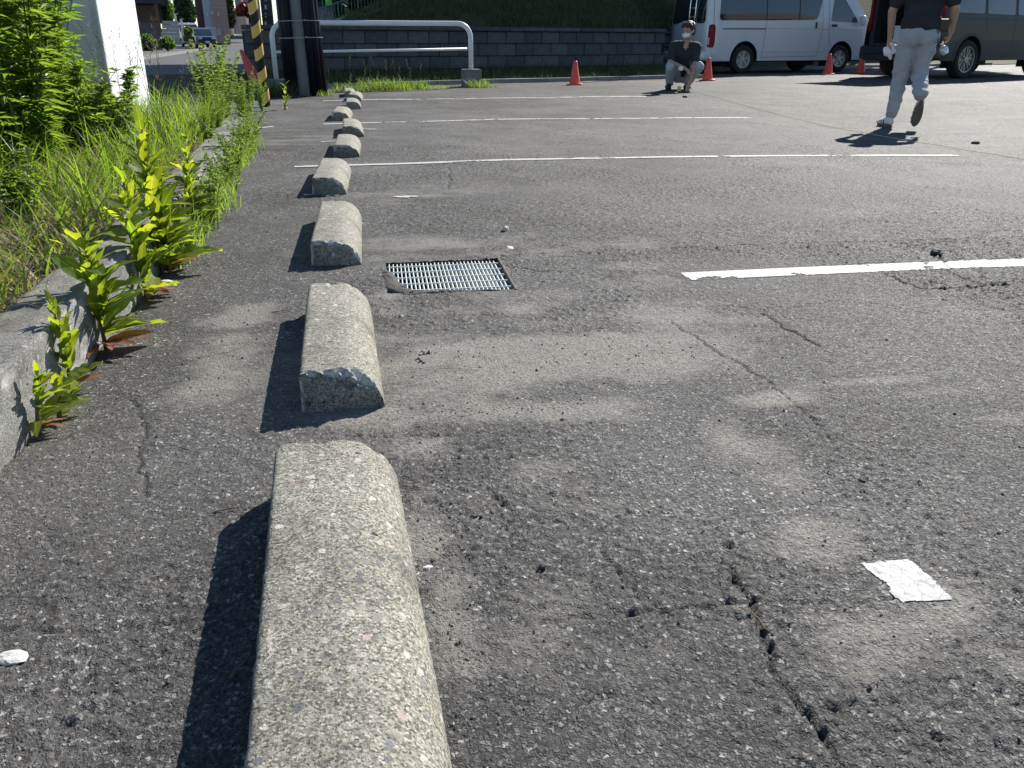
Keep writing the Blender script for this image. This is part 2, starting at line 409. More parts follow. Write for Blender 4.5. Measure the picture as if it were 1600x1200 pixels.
# painted bay lines: thin worn sheets of paint that follow the asphalt
t = NT('road_paint')
pc = t.mix(t.ramp(t.noise(55, 5, .65), [(.35, 0), (.62, 1)]), (.32, .32, .31), (.47, .47, .455))
pe = t.voro(62, 'DISTANCE_TO_EDGE', co=t.co()); 
pc = t.mix(t.math('MULTIPLY', t.ramp(pe, [(.0, 1), (.05, 0)]), .85), pc, (.16, .155, .15))
t.pbsdf(pc, .7, 0, .4, t.bump(t.noise(260, 3), .25, .0015)); M['road_paint'] = t.m
def paint_line(a, b, width, wear, seed, s=.012, sheared=None, follow=.30, lift=.0040):
    a = Vector(a); b = Vector(b); d = (b - a); Ln = d.length; d.normalize(); n = Vector((-d.y, d.x))
    nu = max(2, int(Ln / s)); nv = max(3, int(width / s))
    u, v = np.meshgrid(np.linspace(0, Ln, nu), np.linspace(-.5, .5, nv))
    vv = v * width
    x = a.x + d.x * u + n.x * vv; y = a.y + d.y * u + n.y * vv
    if sheared: x = x + sheared[0] * v; y = y + sheared[1] * v
    z = zf(x.ravel(), y.ravel()).reshape(x.shape); bs = base_z(x.ravel(), y.ravel()).reshape(x.shape)
    z = bs + (z - bs) * follow + lift
    i = np.arange(nv - 1)[:, None] * nu + np.arange(nu - 1)[None, :]
    cu = (u[:-1, :-1] + u[1:, 1:]) / 2; cv = (v[:-1, :-1] + v[1:, 1:]) / 2
    cx = (x[:-1, :-1] + x[1:, 1:]) / 2; cy = (y[:-1, :-1] + y[1:, 1:]) / 2
    wn = fbm(cx * 8, cy * 16, seed, 4) + .25 * (fbm(cx * 45, cy * 45, seed + 3, 3) - .5)
    edge = np.clip(np.abs(cv) * 2 - .72, 0, 1) * .9
    edge = np.maximum(edge, np.clip(1 - np.minimum(cu, Ln - cu) / .014, 0, 1) * .55)
    keep = (wn + (.22 * (fbm(cx * 130, cy * 130, seed + 11, 2) - .4) if s < .008 else 0) - edge * (0.25 + .5 * fbm(cx * 20, cy * 20, seed + 7, 3))) > wear(cu / Ln)
    q = i[keep]
    F = np.stack([q, q + 1, q + 1 + nu, q + nu], 1)
    me = fast_mesh('painted_line', np.stack([x.ravel(), y.ravel(), z.ravel()], 1), F, True)
    return link('painted_line', me, M['road_paint'], LOT)
_c = lambda k: (lambda u: k + 0 * u)
p0, p1 = G(460, 261).xy, G(1495, 243.5).xy
paint_line(p0, p1, .075, lambda u: np.where(u < .14, .15, np.where(u < .30, .40, .30)), 51, .012)
paint_line(G(505, 194.5).xy, G(1175, 184.5).xy, .085, lambda u: np.where(u < .11, .2, np.where(u < .19, .60, .31 + .0 * u)), 52, .02)
paint_line(G(505, 158).xy, G(1010, 151).xy, .10, lambda u: np.where(u < .16, .2, .33), 53, .025)
paint_line(G(1070, 433).xy, G(1660, 409).xy, .098, _c(.19), 54, .006, None, 1.0, .0012)
paint_line(G(470, 306).xy, G(690, 309).xy, .06, _c(.52), 55, .01)
paint_line((.668, .908), (.754, .904), .100, _c(.19), 56, .002, (-.012, 0), 1.0, .0012)
paint_line(G(500, 222).xy, G(528, 221).xy, .05, _c(.46), 57, .012)
paint_line(G(560, 201).xy, G(583, 203).xy, .12, _c(.38), 58, .02)
paint_line(G(400, 201).xy, G(428, 198).xy, .06, _c(.40), 59, .012)

# ------------------------------------------------------------------ concrete wheel stops
def concrete(name, lo, hi, agg=.5, scale=70, stain=.5, bump=.5, contrast=1.0):
    t = NT(name); oc = t.co()
    c = t.mix(t.noise(14, 4, .65, co=oc), lo, hi)
    # sand grains: hard-edged cells of many values
    v0 = t.n('TexVoronoi'); t.L(oc, v0.inputs['Vector']); v0.inputs['Scale'].default_value = scale * 5.2
    s0 = t.n('SeparateColor'); t.L(v0.outputs['Color'], s0.inputs[0])
    k = contrast
    c = t.mix(1.0, c, t.ramp(s0.outputs[0], [(0, 1 - .68 * k), (.3, 1 - .25 * k), (.6, 1 + .08 * k), (.85, 1 + .45 * k), (1, 1 + .95 * k)]), 'MULTIPLY')
    dn = t.n('TexNoise'); t.L(oc, dn.inputs['Vector']); dn.inputs['Scale'].default_value = scale * 1.6; dn.inputs['Detail'].default_value = 1
    vm = t.n('VectorMath', operation='MULTIPLY_ADD'); t.L(dn.outputs['Color'], vm.inputs[0]); vm.inputs[1].default_value = (.7 / scale,) * 3; t.L(oc, vm.inputs[2])
    v1 = t.n('TexVoronoi'); t.L(vm.outputs[0], v1.inputs['Vector']); v1.inputs['Scale'].default_value = scale
    s = t.n('SeparateColor'); t.L(v1.outputs['Color'], s.inputs[0])
    pick = t.ramp(s.outputs[0], [(.58, 0), (.64, 1)]); ins = t.ramp(v1.outputs['Distance'], [(.30, 1), (.44, 0)])
    scol = t.ramp(s.outputs[1], [(0, (.075, .08, .09)), (.3, (.15, .16, .17)), (.55, (.25, .24, .21)), (.75, (.33, .30, .24)), (.93, (.55, .53, .49)), (1, (.24, .12, .10))])
    c = t.mix(t.math('MULTIPLY', t.math('MULTIPLY', pick, ins), agg), c, scol)
    v2 = t.n('TexVoronoi'); t.L(vm.outputs[0], v2.inputs['Vector']); v2.inputs['Scale'].default_value = scale * .5
    s2 = t.n('SeparateColor'); t.L(v2.outputs['Color'], s2.inputs[0])
    pit = t.math('MULTIPLY', t.ramp(v2.outputs['Distance'], [(.10, 1), (.17, 0)]), t.ramp(s2.outputs[2], [(.82, 0), (.86, 1)]))
    c = t.mix(pit, c, (.03, .028, .025))
    st = t.ramp(t.noise(4.2, 6, .7, co=oc), [(.32, .42), (.5, .95), (.68, 1.18)])
    c = t.mix(stain, c, t.mix(1.0, c, st, 'MULTIPLY'))
    c = t.mix(t.math('MULTIPLY', t.attr('chip'), .8), c, (.60, .59, .56))
    h = t.math('SUBTRACT', t.math('ADD', t.noise(scale * 4.5, 3, .65, co=oc), t.math('MULTIPLY', t.noise(scale * .6, 3, co=oc), .8)), t.math('MULTIPLY', pit, 2.0))
    t.pbsdf(c, .88, 0, .3, t.bump(h, bump, .0035)); M[name] = t.m; return t.m
concrete('stop_concrete', (.180, .170, .140), (.262, .250, .208), .9, 66, .75, .8, 1.0)
concrete('kerb_concrete', (.125, .122, .114), (.235, .23, .216), .5, 80, 1.0, .9, .8)
concrete('wall_concrete', (.13, .135, .135), (.21, .215, .215), .2, 60, .8)
PROF = [(0, 0), (.0005, .03), (.001, .06), (.0015, .080), (.004, .0865), (.010, .0885), (.035, .0895), (.065, .0895), (.085, .0885), (.103, .0855), (.120, .0800), (.136, .0715), (.149, .0605), (.159, .0475), (.166, .0330), (.171, .018), (.174, 0)]
def wheel_stop(x, y, ln, rz, seed, res, label, hs=1.0, chipamt=1.0, ws=1.0):
    P = np.array(PROF) * [ws, hs]
    seg = np.hypot(*np.diff(P, axis=0).T); cs = np.concatenate([[0], np.cumsum(seg)])
    m = max(18, int(cs[-1] / res)); u = np.linspace(0, cs[-1], m)
    px = np.interp(u, cs, P[:, 0]); pz = np.interp(u, cs, P[:, 1])
    cx, cz = .085 * ws, .03 * hs
    nl = max(10, int(ln / res)); nr = max(4, int(.05 / res))
    rings = [(k / nr, 0.0, -1) for k in range(nr)] + [(1.0, v, 0) for v in np.linspace(0, ln, nl)] + [(k / nr, ln, 1) for k in range(nr - 1, -1, -1)]
    V = []; chip = []
    for sc_, yy, cap in rings:
        X = cx + (px - cx) * max(sc_, .001); Z = cz + (pz - cz) * max(sc_, .001)
        if cap != 0: Z = np.where(pz <= 1e-6, 0, Z); Z = np.maximum(Z, 0) ; 
        Y = np.full(m, yy)
        # distance to the end edges: chips there
        ed = min(yy, ln - yy) if cap == 0 else 0.0
        rim = (1 - sc_) * .05
        dd = ed + rim
        wx = x + X; wy = y + Y
        n = fbm((u + seed) * 26, np.full(m, seed * 3.1 + (0 if yy < ln / 2 else 40)) + dd * 30, seed, 4)
        depth = np.clip((n - .37) * .075, 0, .018) * chipamt * np.clip(pz / .05, 0, 1)
        cm = np.clip((depth - dd * .8) / .006, 0, 1)
        sgn = 1 if yy < ln / 2 else -1
        pull = np.clip(depth - dd * .85, 0, 1)
        Y = Y + sgn * pull * .75; Z = Z - pull * 1.25 * (pz > .01); 
        X = X + (cx - X) * pull * 2.5
        # roughness of the cast face
        r = (fbm(u * 60 + seed, np.full(m, (yy if cap == 0 else yy + rim) * 60), seed + 5, 3) - .45) * .0026
        nx = X - cx; nz = Z - cz + 1e-6; l = np.hypot(nx, nz)
        if cap == 0: X = X + nx / l * r; Z = Z + nz / l * r * (pz > .01)
        else: Y = Y + cap * ((fbm(X * 45 + seed, Z * 45, seed + 8, 4) - .45) * .007)
        V.append(np.stack([X - .087 * ws, Y - ln / 2, Z], 1)); chip.append(np.clip(cm * 1.2, 0, 1) if cap == 0 else np.clip((pz - .055 * hs) / .02, 0, 1) * np.clip(1 - rim / .012, 0, 1) * np.clip((n - .44) * 9, 0, 1) * chipamt * .7)
    V = np.concatenate(V); nrg = len(rings)
    i = np.arange(nrg - 1)[:, None] * m + np.arange(m - 1)[None, :]; q = i.ravel()
    F = np.stack([q, q + 1, q + 1 + m, q + m], 1)
    me = fast_mesh('wheel_stop', V, F, True); vattr(me, 'chip', np.concatenate(chip))
    ev = np.empty(len(me.edges) * 2, dtype=np.int32); me.edges.foreach_get('vertices', ev); rg_ = ev.reshape(-1, 2) // m
    shp = (rg_[:, 0] == rg_[:, 1]) & ((rg_[:, 0] == nr) | (rg_[:, 0] == nr + nl - 1))
    at_ = me.attributes.get('sharp_edge') or me.attributes.new('sharp_edge', 'BOOLEAN', 'EDGE'); at_.data.foreach_set('value', shp)
    o = link('wheel_stop', me, M['stop_concrete'], None, (x + .087 * ws, y + ln / 2, bz(x + .087, y + ln / 2) - .002), (0, 0, rz))
    # follow the local fall of the ground
    zf_, zb_ = bz(x, y), bz(x, y + ln); o.rotation_euler[0] = math.atan2(zb_ - zf_, ln)
    return tag(o, label, 'wheel stop', 'concrete wheel stops in a receding row')
SP = [  # left x, near y, length, turn, seed, mesh step, height scale
    (-.182, .55, .76, .064, 3, .0045, 1.04, .7, 'large nearest concrete wheel stop cut off by the bottom edge of the picture'),
    (-.212, 1.645, .73, .045, 11, .0048, 1.0, 1.5, 'concrete wheel stop with broken white front edge, second from the camera'),
    (-.268, 2.94, .80, .01, 23, .007, 1.0, .8, 'concrete wheel stop directly left of the drain grate, third from the camera'),
    (-.358, 4.43, .82, -.005, 31, .009, 1.0, .8, 'fourth wheel stop from the camera, its far end crossing the long white line'),
    (-.318, 5.97, .74, .0, 43, .011, .92, .6, 'fifth wheel stop from the camera, just beyond the long white line'),
    (-.312, 7.25, .74, .03, 51, .013, 1.0, .4, 'sixth wheel stop from the camera, standing over a white line end'),
    (-.455, 8.85, .74, -.02, 61, .013, 1.0, .4, 'seventh wheel stop from the camera, set furthest left in the row'),
    (-.378, 10.36, .72, .02, 71, .013, 1.0, .3, 'eighth wheel stop from the camera, with dark shaded front face'),
    (-.378, 11.80, .72, -.02, 81, .013, 1.0, .3, 'ninth wheel stop, half hidden behind the eighth'),
    (-.475, 12.70, .72, .03, 91, .013, 1.0, .3, 'farthest wheel stop, at the grass below the white railing')]
for x, y, ln, rz, sd, res, hs, ca, lb in SP: wheel_stop(x, y, ln, rz, sd, res, lb, hs, ca, 1.17 if sd == 3 else 1.0)

# ------------------------------------------------------------------ drain grate in its pit
simple('galvanised', (.62, .66, .64), .5, .25, .5, .25, 60, .2, 200)
simple('rust', (.12, .098, .088), .85, 0, .3, .4, 60, .4, 160)
simple('pit_dark', (.05, .048, .045), .9, 0, .2, .3, 8, .3, 60)
simple('silt', (.085, .080, .072), .95, 0, .2, .35, 40, .6, 150)
x0, x1, y0, y1 = DRAIN; zc = bz((x0 + x1) / 2, (y0 + y1) / 2)
dg = empty('drain_grate', ((x0 + x1) / 2, (y0 + y1) / 2, zc), 0, 'steel bar drain grate set in the asphalt beside the third wheel stop', 'drain grate')
hx, hy = (x1 - x0) / 2, (y1 - y0) / 2
m = MB()
for s in (-1, 1):
    m.box((s * (hx + .012), 0, -.20), (.024, 2 * hy + .05, .39)); m.box((0, s * (hy + .012), -.20), (2 * hx, .024, .39))
m.box((0, 0, -.405), (2 * hx + .05, 2 * hy + .05, .02)); m.build('pit', M['pit_dark'], dg)
bar = None
nb = 29
for k in range(nb):
    xx = -hx + .012 + (2 * hx - .03) * k / (nb - 1)
    if bar is None: bar = MB().bbox((0, 0, 0), (.0034, 2 * hy - .012, .026), .001).build('bar', M['galvanised'], dg); o = bar
    else: o = bar.copy(); COL.objects.link(o)
    o.parent = dg; o.location = (xx, 0, -.017 + rnd.uniform(-.0012, .0012)); o.rotation_euler = (0, rnd.uniform(-.03, .03), rnd.uniform(-.004, .004))
rod = None
for k in range(5):
    yy = -hy + .05 + (2 * hy - .10) * k / 4
    if rod is None: rod = MB().tube([(-hx + .006, 0, 0), (hx - .006, 0, 0)], .0034, 6).build('cross_rod', M['galvanised'], dg); o = rod
    else: o = rod.copy(); COL.objects.link(o)
    o.parent = dg; o.location = (0, yy, -.0052)
MB().bbox((hx + .002, 0, -.006), (.008, 2 * hy + .02, .02), .002).build('rusty_frame_edge', M['rust'], dg)
m = MB(); m.box((0, hy + .004, -.014), (2 * hx, .006, .02)); m.box((0, -hy - .004, -.012), (2 * hx, .006, .02)); m.box((-hx - .004, 0, -.014), (.006, 2 * hy, .02)); m.build('frame', M['rust'], dg)
# washed-in grit that buries the grate's left and front rims
def mound(name, pts, parent, mat, seed, n=26):
    V = []; F = []
    nu, nv = n, 9
    for i in range(nu):
        for j in range(nv):
            u = i / (nu - 1); v = j / (nv - 1) * 2 - 1
            k = u * (len(pts) - 1); a = int(min(k, len(pts) - 2)); q = k - a
            cx = pts[a][0] * (1 - q) + pts[a + 1][0] * q; cy = pts[a][1] * (1 - q) + pts[a + 1][1] * q
            wd = pts[a][2] * (1 - q) + pts[a + 1][2] * q; h = pts[a][3] * (1 - q) + pts[a + 1][3] * q
            dx = pts[a + 1][0] - pts[a][0]; dy = pts[a + 1][1] - pts[a][1]; l = math.hypot(dx, dy); px, py = -dy / l, dx / l
            jj = (float(vnoise(u * 9, v * 2.2, seed)) - .5) * .5
            X = cx + px * wd * (v + jj * (abs(v) > .5)); Y = cy + py * wd * (v + jj * (abs(v) > .5))
            Z = -.006 + (h + .006) * (1 - v * v) * (.6 + .8 * float(vnoise(u * 14, v * 4, seed + 1)))
            V.append((X, Y, Z))
    for i in range(nu - 1):
        for j in range(nv - 1): F.append((i * nv + j, i * nv + j + 1, (i + 1) * nv + j + 1, (i + 1) * nv + j))
    return mk(name, V, F, mat, parent, True)
mound('washed_in_grit', [(-hx - .01, hy - .10, .018, .004), (-hx + .002, hy - .16, .022, .006), (-hx + .006, -.02, .028, .007), (-hx + .02, -hy + .06, .045, .008), (-hx + .08, -hy + .0, .03, .006)], dg, M['asphalt_grit'] if 'asphalt_grit' in M else M['silt'], 5)
mound('washed_in_grit', [(-hx + .05, -hy - .004, .03, .010), (-hx + .16, -hy + .0, .022, .007), (0, -hy - .002, .016, .004), (hx - .05, -hy - .004, .012, .003)], dg, M['silt'], 8)

# ------------------------------------------------------------------ the planting bed's kerb and soil
KB = [(-.690, .25), (-.712, 1.5), (-.742, 2.45), (-.80, 3.6), (-.905, 5.2), (-1.02, 6.55), (-1.085, 7.35)]
def kb_x(y):
    return float(np.interp(y, [p[1] for p in KB], [p[0] for p in KB]))
kerb = empty('planter_kerb', (-.9, 4, 0), 0, 'long low weathered concrete kerb along the weedy bed on the left', 'kerb')
def kerb_stone(ya, yb, seed):
    n = max(12, int((yb - ya) / .018)); ys = np.linspace(ya + .002, yb - .002, n)
    prof = [(0, -.03), (.0, .05), (.002, .10), (.003, .146), (.007, .153), (.012, .1555), (.05, .156), (.09, .156), (.142, .1555), (.147, .153), (.151, .146), (.153, -.03)]
    P = np.array(prof); seg = np.hypot(*np.diff(P, axis=0).T); cs = np.concatenate([[0], np.cumsum(seg)]); mm = 64
    u = np.linspace(0, cs[-1], mm); px = np.interp(u, cs, P[:, 0]); pz = np.interp(u, cs, P[:, 1])
    V = []; chip = []
    for k, y in enumerate(ys):
        r = (fbm(u * 22, np.full(mm, y * 22), seed, 4) - .45) * .008 + (fbm(u * 90, np.full(mm, y * 90), seed + 2, 2) - .4) * .003
        ch = np.clip((fbm(u * 30 + 9, np.full(mm, y * 14), seed + 3, 3) - .52) * .05, 0, .01) * np.exp(-((px - .006) / .012) ** 2)
        cl = 1.0 if 0 < k < n - 1 else .0
        X = kb_x(y) - px + (-r - ch) * (pz < .152); Z = pz + r * (pz > .12) - ch
        if not cl: X = kb_x(y) - .075 + (X - kb_x(y) + .075) * .02; Z = .06 + (Z - .06) * .02
        V.append(np.stack([X, np.full(mm, y) if cl else np.full(mm, ys[1] if k == 0 else ys[-2]), Z], 1)); chip.append(np.clip(ch * 60, 0, .5))
    V = np.concatenate(V); i = np.arange(n - 1)[:, None] * mm + np.arange(mm - 1)[None, :]; q = i.ravel()
    me = fast_mesh('kerb_stone', V, np.stack([q, q + mm, q + 1 + mm, q + 1], 1), True); vattr(me, 'chip', np.concatenate(chip))
    fl = np.ones(len(me.polygons), dtype=bool); fl[:mm - 1] = False; fl[-(mm - 1):] = False; me.polygons.foreach_set('use_smooth', fl)
    o = link('kerb_stone', me, M['kerb_concrete'], kerb); o.location = (.9, -4, 0); return o
for k, (a, b) in enumerate([(.25, 2.92), (2.92, 5.25), (5.25, 7.40)]): kerb_stone(a, b, 200 + k * 7)
simple('soil', (.075, .058, .04), .95, 0, .2, .5, 18, .8, 60, 0, .03)
V = []; F = []; ny, nx = 60, 30
for j in range(ny):
    y = -.2 + 7.7 * j / (ny - 1)
    for i in range(nx):
        x = kb_x(max(.25, y)) - .15 - 6.5 * (i / (nx - 1)) ** 1.6
        V.append((x, y, .135 + .05 * float(vnoise(x * 3, y * 3, 77)) - .025 + min(.25, .06 * i / 4)))
for j in range(ny - 1):
    for i in range(nx - 1): F.append((j * nx + i, j * nx + i + 1, (j + 1) * nx + i + 1, (j + 1) * nx + i))
tag(mk('planting_bed', V, F, M['soil'], None, True), kind='structure')
def bed_z(x, y): return .14 + min(.22, max(0, (kb_x(y) - .15 - x)) * .10)

# ------------------------------------------------------------------ street, pavement and the ground far away
SL = .0125
def road_z(x, y): return .003 * max(0.0, y - 13.0) + .0235 * (max(0.0, y - 64.0) ** 2 / (max(0.0, y - 64.0) + 14.0)) - .03
t = NT('street_asphalt'); oc = t.co()
c = t.mix(t.noise(1.2, 5, co=oc), (.050, .049, .048), (.085, .083, .080))
c = t.mix(1.0, c, t.ramp(t.noise(60, 3, co=oc), [(.3, .75), (.7, 1.25)]), 'MULTIPLY')
t.pbsdf(c, .8, 0, .4, t.bump(t.noise(120, 2, co=oc), .4, .01)); M['street_asphalt'] = t.m
t = NT('pavement_asphalt'); oc = t.co()
c = t.mix(t.noise(2, 5, co=oc), (.085, .082, .078), (.13, .125, .118))
t.pbsdf(c, .85, 0, .3, t.bump(t.noise(150, 2, co=oc), .4, .006)); M['pavement_asphalt'] = t.m
def sheet(name, x0, x1, y0, y1, nx, ny, zfun, mat, kind='structure'):
    V = []; F = []
    for j in range(ny):
        for i in range(nx):
            x = x0 + (x1 - x0) * i / (nx - 1); y = y0 + (y1 - y0) * j / (ny - 1); V.append((x, y, zfun(x, y)))
    for j in range(ny - 1):
        for i in range(nx - 1): F.append((j * nx + i, j * nx + i + 1, (j + 1) * nx + i + 1, (j + 1) * nx + i))
    return tag(mk(name, V, F, mat, None, True), kind=kind)
sheet('street', -110, -1.2, 7.0, 190, 40, 90, road_z, M['street_asphalt'])
simple('far_ground', (.10, .11, .07), .95, 0, .2, .4, .05)
sheet('ground', -700, 700, -300, 1100, 29, 29, lambda x, y: -.9 + (0 if y < 60 else .012 * (y - 60)), M['far_ground'])
# driveway pavement between the bed and the street
V = [(-1.25, 7.42), (-7.5, 7.42), (-9, 12.2), (-2.25, 12.5), (-1.7, 10.5)]
m = MB(); m.add([(x, y, .012) for x, y in V] + [(x, y, -.2) for x, y in V], [(4, 3, 2, 1, 0)] + [(i, (i + 1) % 5, 5 + (i + 1) % 5, 5 + i) for i in range(5)])
tag(m.build('pavement', M['pavement_asphalt']), kind='structure')

# far pavement and its kerb on the other side of the street
KP = [(205, 98), (224, 93), (260, 86), (284, 80), (314, 72), (350, 63), (393, 52)]
def on_road(px, py):
    d = _ray(px, py); lo, hi = 8.0, 189.0
    for _ in range(50):
        y = (lo + hi) / 2; t = y / d[1]
        if CAM_H + d[2] * t > road_z(0, y): lo = y
        else: hi = y
    t = lo / d[1]; return Vector((d[0] * t, lo, CAM_H + d[2] * t))
far_a = on_road(224, 93); far_b = on_road(350, 63.5)
fd = (far_b - far_a).xy.normalized(); fn = Vector((-fd.y, fd.x))     # fn points away from the street, to the left
def FK(s, off=0.0, z=0.0):
    p = far_a.xy + fd * s + fn * off
    return Vector((p.x, p.y, road_z(p.x, p.y) + z))
m = MB(); N_ = 44
for k in range(N_):
    s0, s1 = -25 + k * 4.0, -25 + (k + 1) * 4.0
    a = [FK(s0, 0, .13), FK(s1, 0, .13), FK(s1, 16, .13), FK(s0, 16, .13)]; m.add(a, [(0, 1, 2, 3)])
tag(m.build('pavement', M['pavement_asphalt']), kind='structure')
fk = empty('street_kerb', FK(0), 0, 'long pale concrete kerb on the far side of the street, upper left', 'kerb')
m = MB()
for k in range(90):
    s0, s1 = -20 + k * 1.8, -20 + (k + 1) * 1.8 - .02
    a, b, c_, d_ = FK(s0, -.01, 0), FK(s1, -.01, 0), FK(s1, .16, 0), FK(s0, .16, 0)
    m.add([p + Vector((0, 0, z)) for z in (-.02, .145) for p in (a, b, c_, d_)], [(0, 1, 5, 4), (4, 5, 6, 7), (1, 2, 6, 5), (3, 0, 4, 7), (2, 3, 7, 6)])
o = m.build('kerb_stones', M['kerb_concrete'], fk); o.location = -fk.location; tag(o, kind='stuff')

# ------------------------------------------------------------------ gutter, grass verge, block retaining wall and hill
WD = Vector((.921, .390)); WN = Vector((-.390, .921))          # along the street, and away from the lot
W0 = Vector((-1.75, 16.55))
def wl(tt, D):
    """tt metres along the wall, D metres behind its face; the wall steps back behind the parked van"""
    back = 3.4 * min(1, max(0, (tt - 9.2) / .8))
    p = W0 + WD * tt + WN * (D + back); return p
m = MB(); zg = .035
def gutter_pt(tt, off):
    p = wl(tt, -1.62 + off); return (p.x, p.y, bz(p.x, p.y))
simple('gutter_concrete', (.20, .20, .195), .9, 0, .3, .3, 5, .3, 60)
gt = empty('gutter_kerb', (W0.x, W0.y - 1.5, 0), 0, 'low grey concrete gutter kerb below the shaded block wall', 'kerb')
for k in range(44):
    a, b = k * .6 - .6, (k + 1) * .6 - .615
    if a > 8.9 and a < 10.3: continue
    P = [gutter_pt(a, 0), gutter_pt(b, 0), gutter_pt(b, .2), gutter_pt(a, .2)]
    o = MB().add([(x, y, z + e) for e in (-.05, .075) for x, y, z in P], [(0, 1, 5, 4), (4, 5, 6, 7), (1, 2, 6, 5), (3, 0, 4, 7), (2, 3, 7, 6)]).build('kerb_stone', M['gutter_concrete'], gt)
    o.location = -gt.location
simple('verge_soil', (.07, .065, .035), .95, 0, .2, .4, 6, .5, 30)
V = []; F = []; nt_ = 60; nd = 5
for i in range(nt_):
    tt = -3.2 + i * 33 / (nt_ - 1)
    for j in range(nd):
        D = -1.45 + 1.55 * j / (nd - 1); p = wl(tt, D); V.append((p.x, p.y, .02 + .20 * (j / (nd - 1)) ** 1.3))
for i in range(nt_ - 1):
    for j in range(nd - 1): F.append((i * nd + j, (i + 1) * nd + j, (i + 1) * nd + j + 1, i * nd + j + 1))
tag(mk('grass_verge', V, F, M['verge_soil'], None, True), kind='structure')
# retaining wall
t = NT('wall_block'); oc = t.co()
c = t.mix(t.objrand(), (.058, .064, .070), (.092, .098, .104))
c = t.mix(.7, c, t.mix(1.0, c, t.ramp(t.noise(7, 5, .65, co=oc), [(.3, .5), (.7, 1.4)]), 'MULTIPLY'))
t.pbsdf(c, .9, 0, .3, t.bump(t.noise(35, 4, .65, co=oc), .8, .02)); M['wall_block'] = t.m
simple('wall_mortar', (.040, .042, .044), .95, 0, .2, .3, 5)
rw = empty('retaining_wall', (W0.x, W0.y, 0), 0, 'grey concrete block retaining wall at the foot of the grassy hill', 'wall')
def slabq(name, t0, t1, d0, d1, z0, z1, mat, parent, jit=0):
    P = [wl(t0, d0), wl(t1, d0), wl(t1, d1), wl(t0, d1)]
    j = [rnd.uniform(-jit, jit) for _ in range(4)]
    v = [(p.x, p.y, z + jj) for z in (z0, z1) for p, jj in zip(P, j)]
    cen = Vector((sum(q[0] for q in v) / 8, sum(q[1] for q in v) / 8, sum(q[2] for q in v) / 8))
    bm = bmesh.new(); vv = [bm.verts.new(Vector(q) - cen) for q in v]
    for f in [(0, 3, 2, 1), (4, 5, 6, 7), (0, 1, 5, 4), (1, 2, 6, 5), (2, 3, 7, 6), (3, 0, 4, 7)]: bm.faces.new([vv[i] for i in f])
    bmesh.ops.bevel(bm, geom=bm.edges[:], offset=.012, segments=1, affect='EDGES')
    me = bpy.data.meshes.new(name); bm.to_mesh(me); bm.free()
    o = link(name, me, mat, parent); o.location = cen - Vector(parent.location); return o
bh = .235
for tt0, tt1 in ((-.5, 9.15), (10.1, 24)):
    slabq('wall_core', tt0, tt1, .06, .30, -.1, .92, M['wall_mortar'], rw)
    for r in range(4):
        a = tt0 + (.0 if r % 2 else -.22)
        while a < tt1 - .1:
            b = min(a + .445, tt1); 
            slabq('block', max(a, tt0), b - .009, rnd.uniform(-.010, .012), .10, -.0 + r * bh, (r + 1) * bh - .009, M['wall_block'], rw); a = a + .445
    a = tt0
    while a < tt1:
        b = min(a + .9, tt1); slabq('coping_stone', a, b - .012, -.05, .32, 4 * bh, 4 * bh + .075, M['wall_block'], rw); a = b
slabq('wall_core', 9.12, 10.1, .0, .25, -.1, .9, M['wall_mortar'], rw)
# hill: starts at the wall's coping, low on the left where the steps are, high on the right
def street_edge(y): return at(488, 80, y).x
def hill_z(tt, D):
    p = wl(tt, D); e = p.x - street_edge(p.y); Z_ = .93 * p.y
    ridge = .58 + .0192 * Z_ + .337 * max(0, e) + .9 * max(0, e - .105 * Z_)
    rise = .90 + .78 * max(0, D - .25)
    cap = min(ridge, 6.6)
    k = .5 * (rise + cap - math.sqrt((rise - cap) ** 2 + .05))
    f = min(1, max(0, e / .9)); f = f * f * (3 - 2 * f)
    return (k + .06 * (float(fbm(tt * .9, D * .9, 61, 3)) - .45) + .3) * f - .3
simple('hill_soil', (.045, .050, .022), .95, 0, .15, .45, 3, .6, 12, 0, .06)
V = []; F = []; nt_, nd = 150, 50
for i in range(nt_):
    tt = -.75 + 46 * (i / (nt_ - 1)) ** 1.15
    for j in range(nd):
        D = .22 + 22 * (j / (nd - 1)) ** 1.6; p = wl(tt, D); z = hill_z(tt, D)
        if i == 0: z = -.3
        V.append((p.x, p.y, z))
for i in range(nt_ - 1):
    for j in range(nd - 1): F.append((i * nd + j, (i + 1) * nd + j, (i + 1) * nd + j + 1, i * nd + j + 1))
tag(mk('hill', V, F, M['hill_soil'], None, True), kind='structure')

# ------------------------------------------------------------------ leaf and grass materials
def leafmat(name, lo, hi, trans=.45, rough=.45, tcol=None, tip=None):
    t = NT(name); f = t.attr('rnd')
    c = t.mix(f, lo, hi)
    if tip: c = t.mix(t.math('MULTIPLY', t.attr('tipf'), 1.0), c, tip)
    b = t.pbsdf(c, rough, 0, .45, final=False)
    tr = t.n('BsdfTranslucent'); tc = t.mix(1.0, c, tcol or (1.6, 1.75, .7), 'MULTIPLY'); t.L(tc, tr.inputs[0])
    mx = t.n('MixShader'); mx.inputs[0].default_value = trans; t.L(b, mx.inputs[1]); t.L(tr.outputs[0], mx.inputs[2]); t.L(mx.outputs[0], t.out.inputs[0])
    M[name] = t.m; return t.m
leafmat('grass_green', (.095, .155, .022), (.19, .25, .045), .58, .5)
leafmat('grass_dry', (.22, .17, .085), (.36, .30, .17), .35, .7, (1.1, 1.05, .8))
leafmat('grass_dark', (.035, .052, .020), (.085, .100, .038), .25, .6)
leafmat('weed_leaf', (.075, .13, .026), (.18, .24, .052), .56, .38)
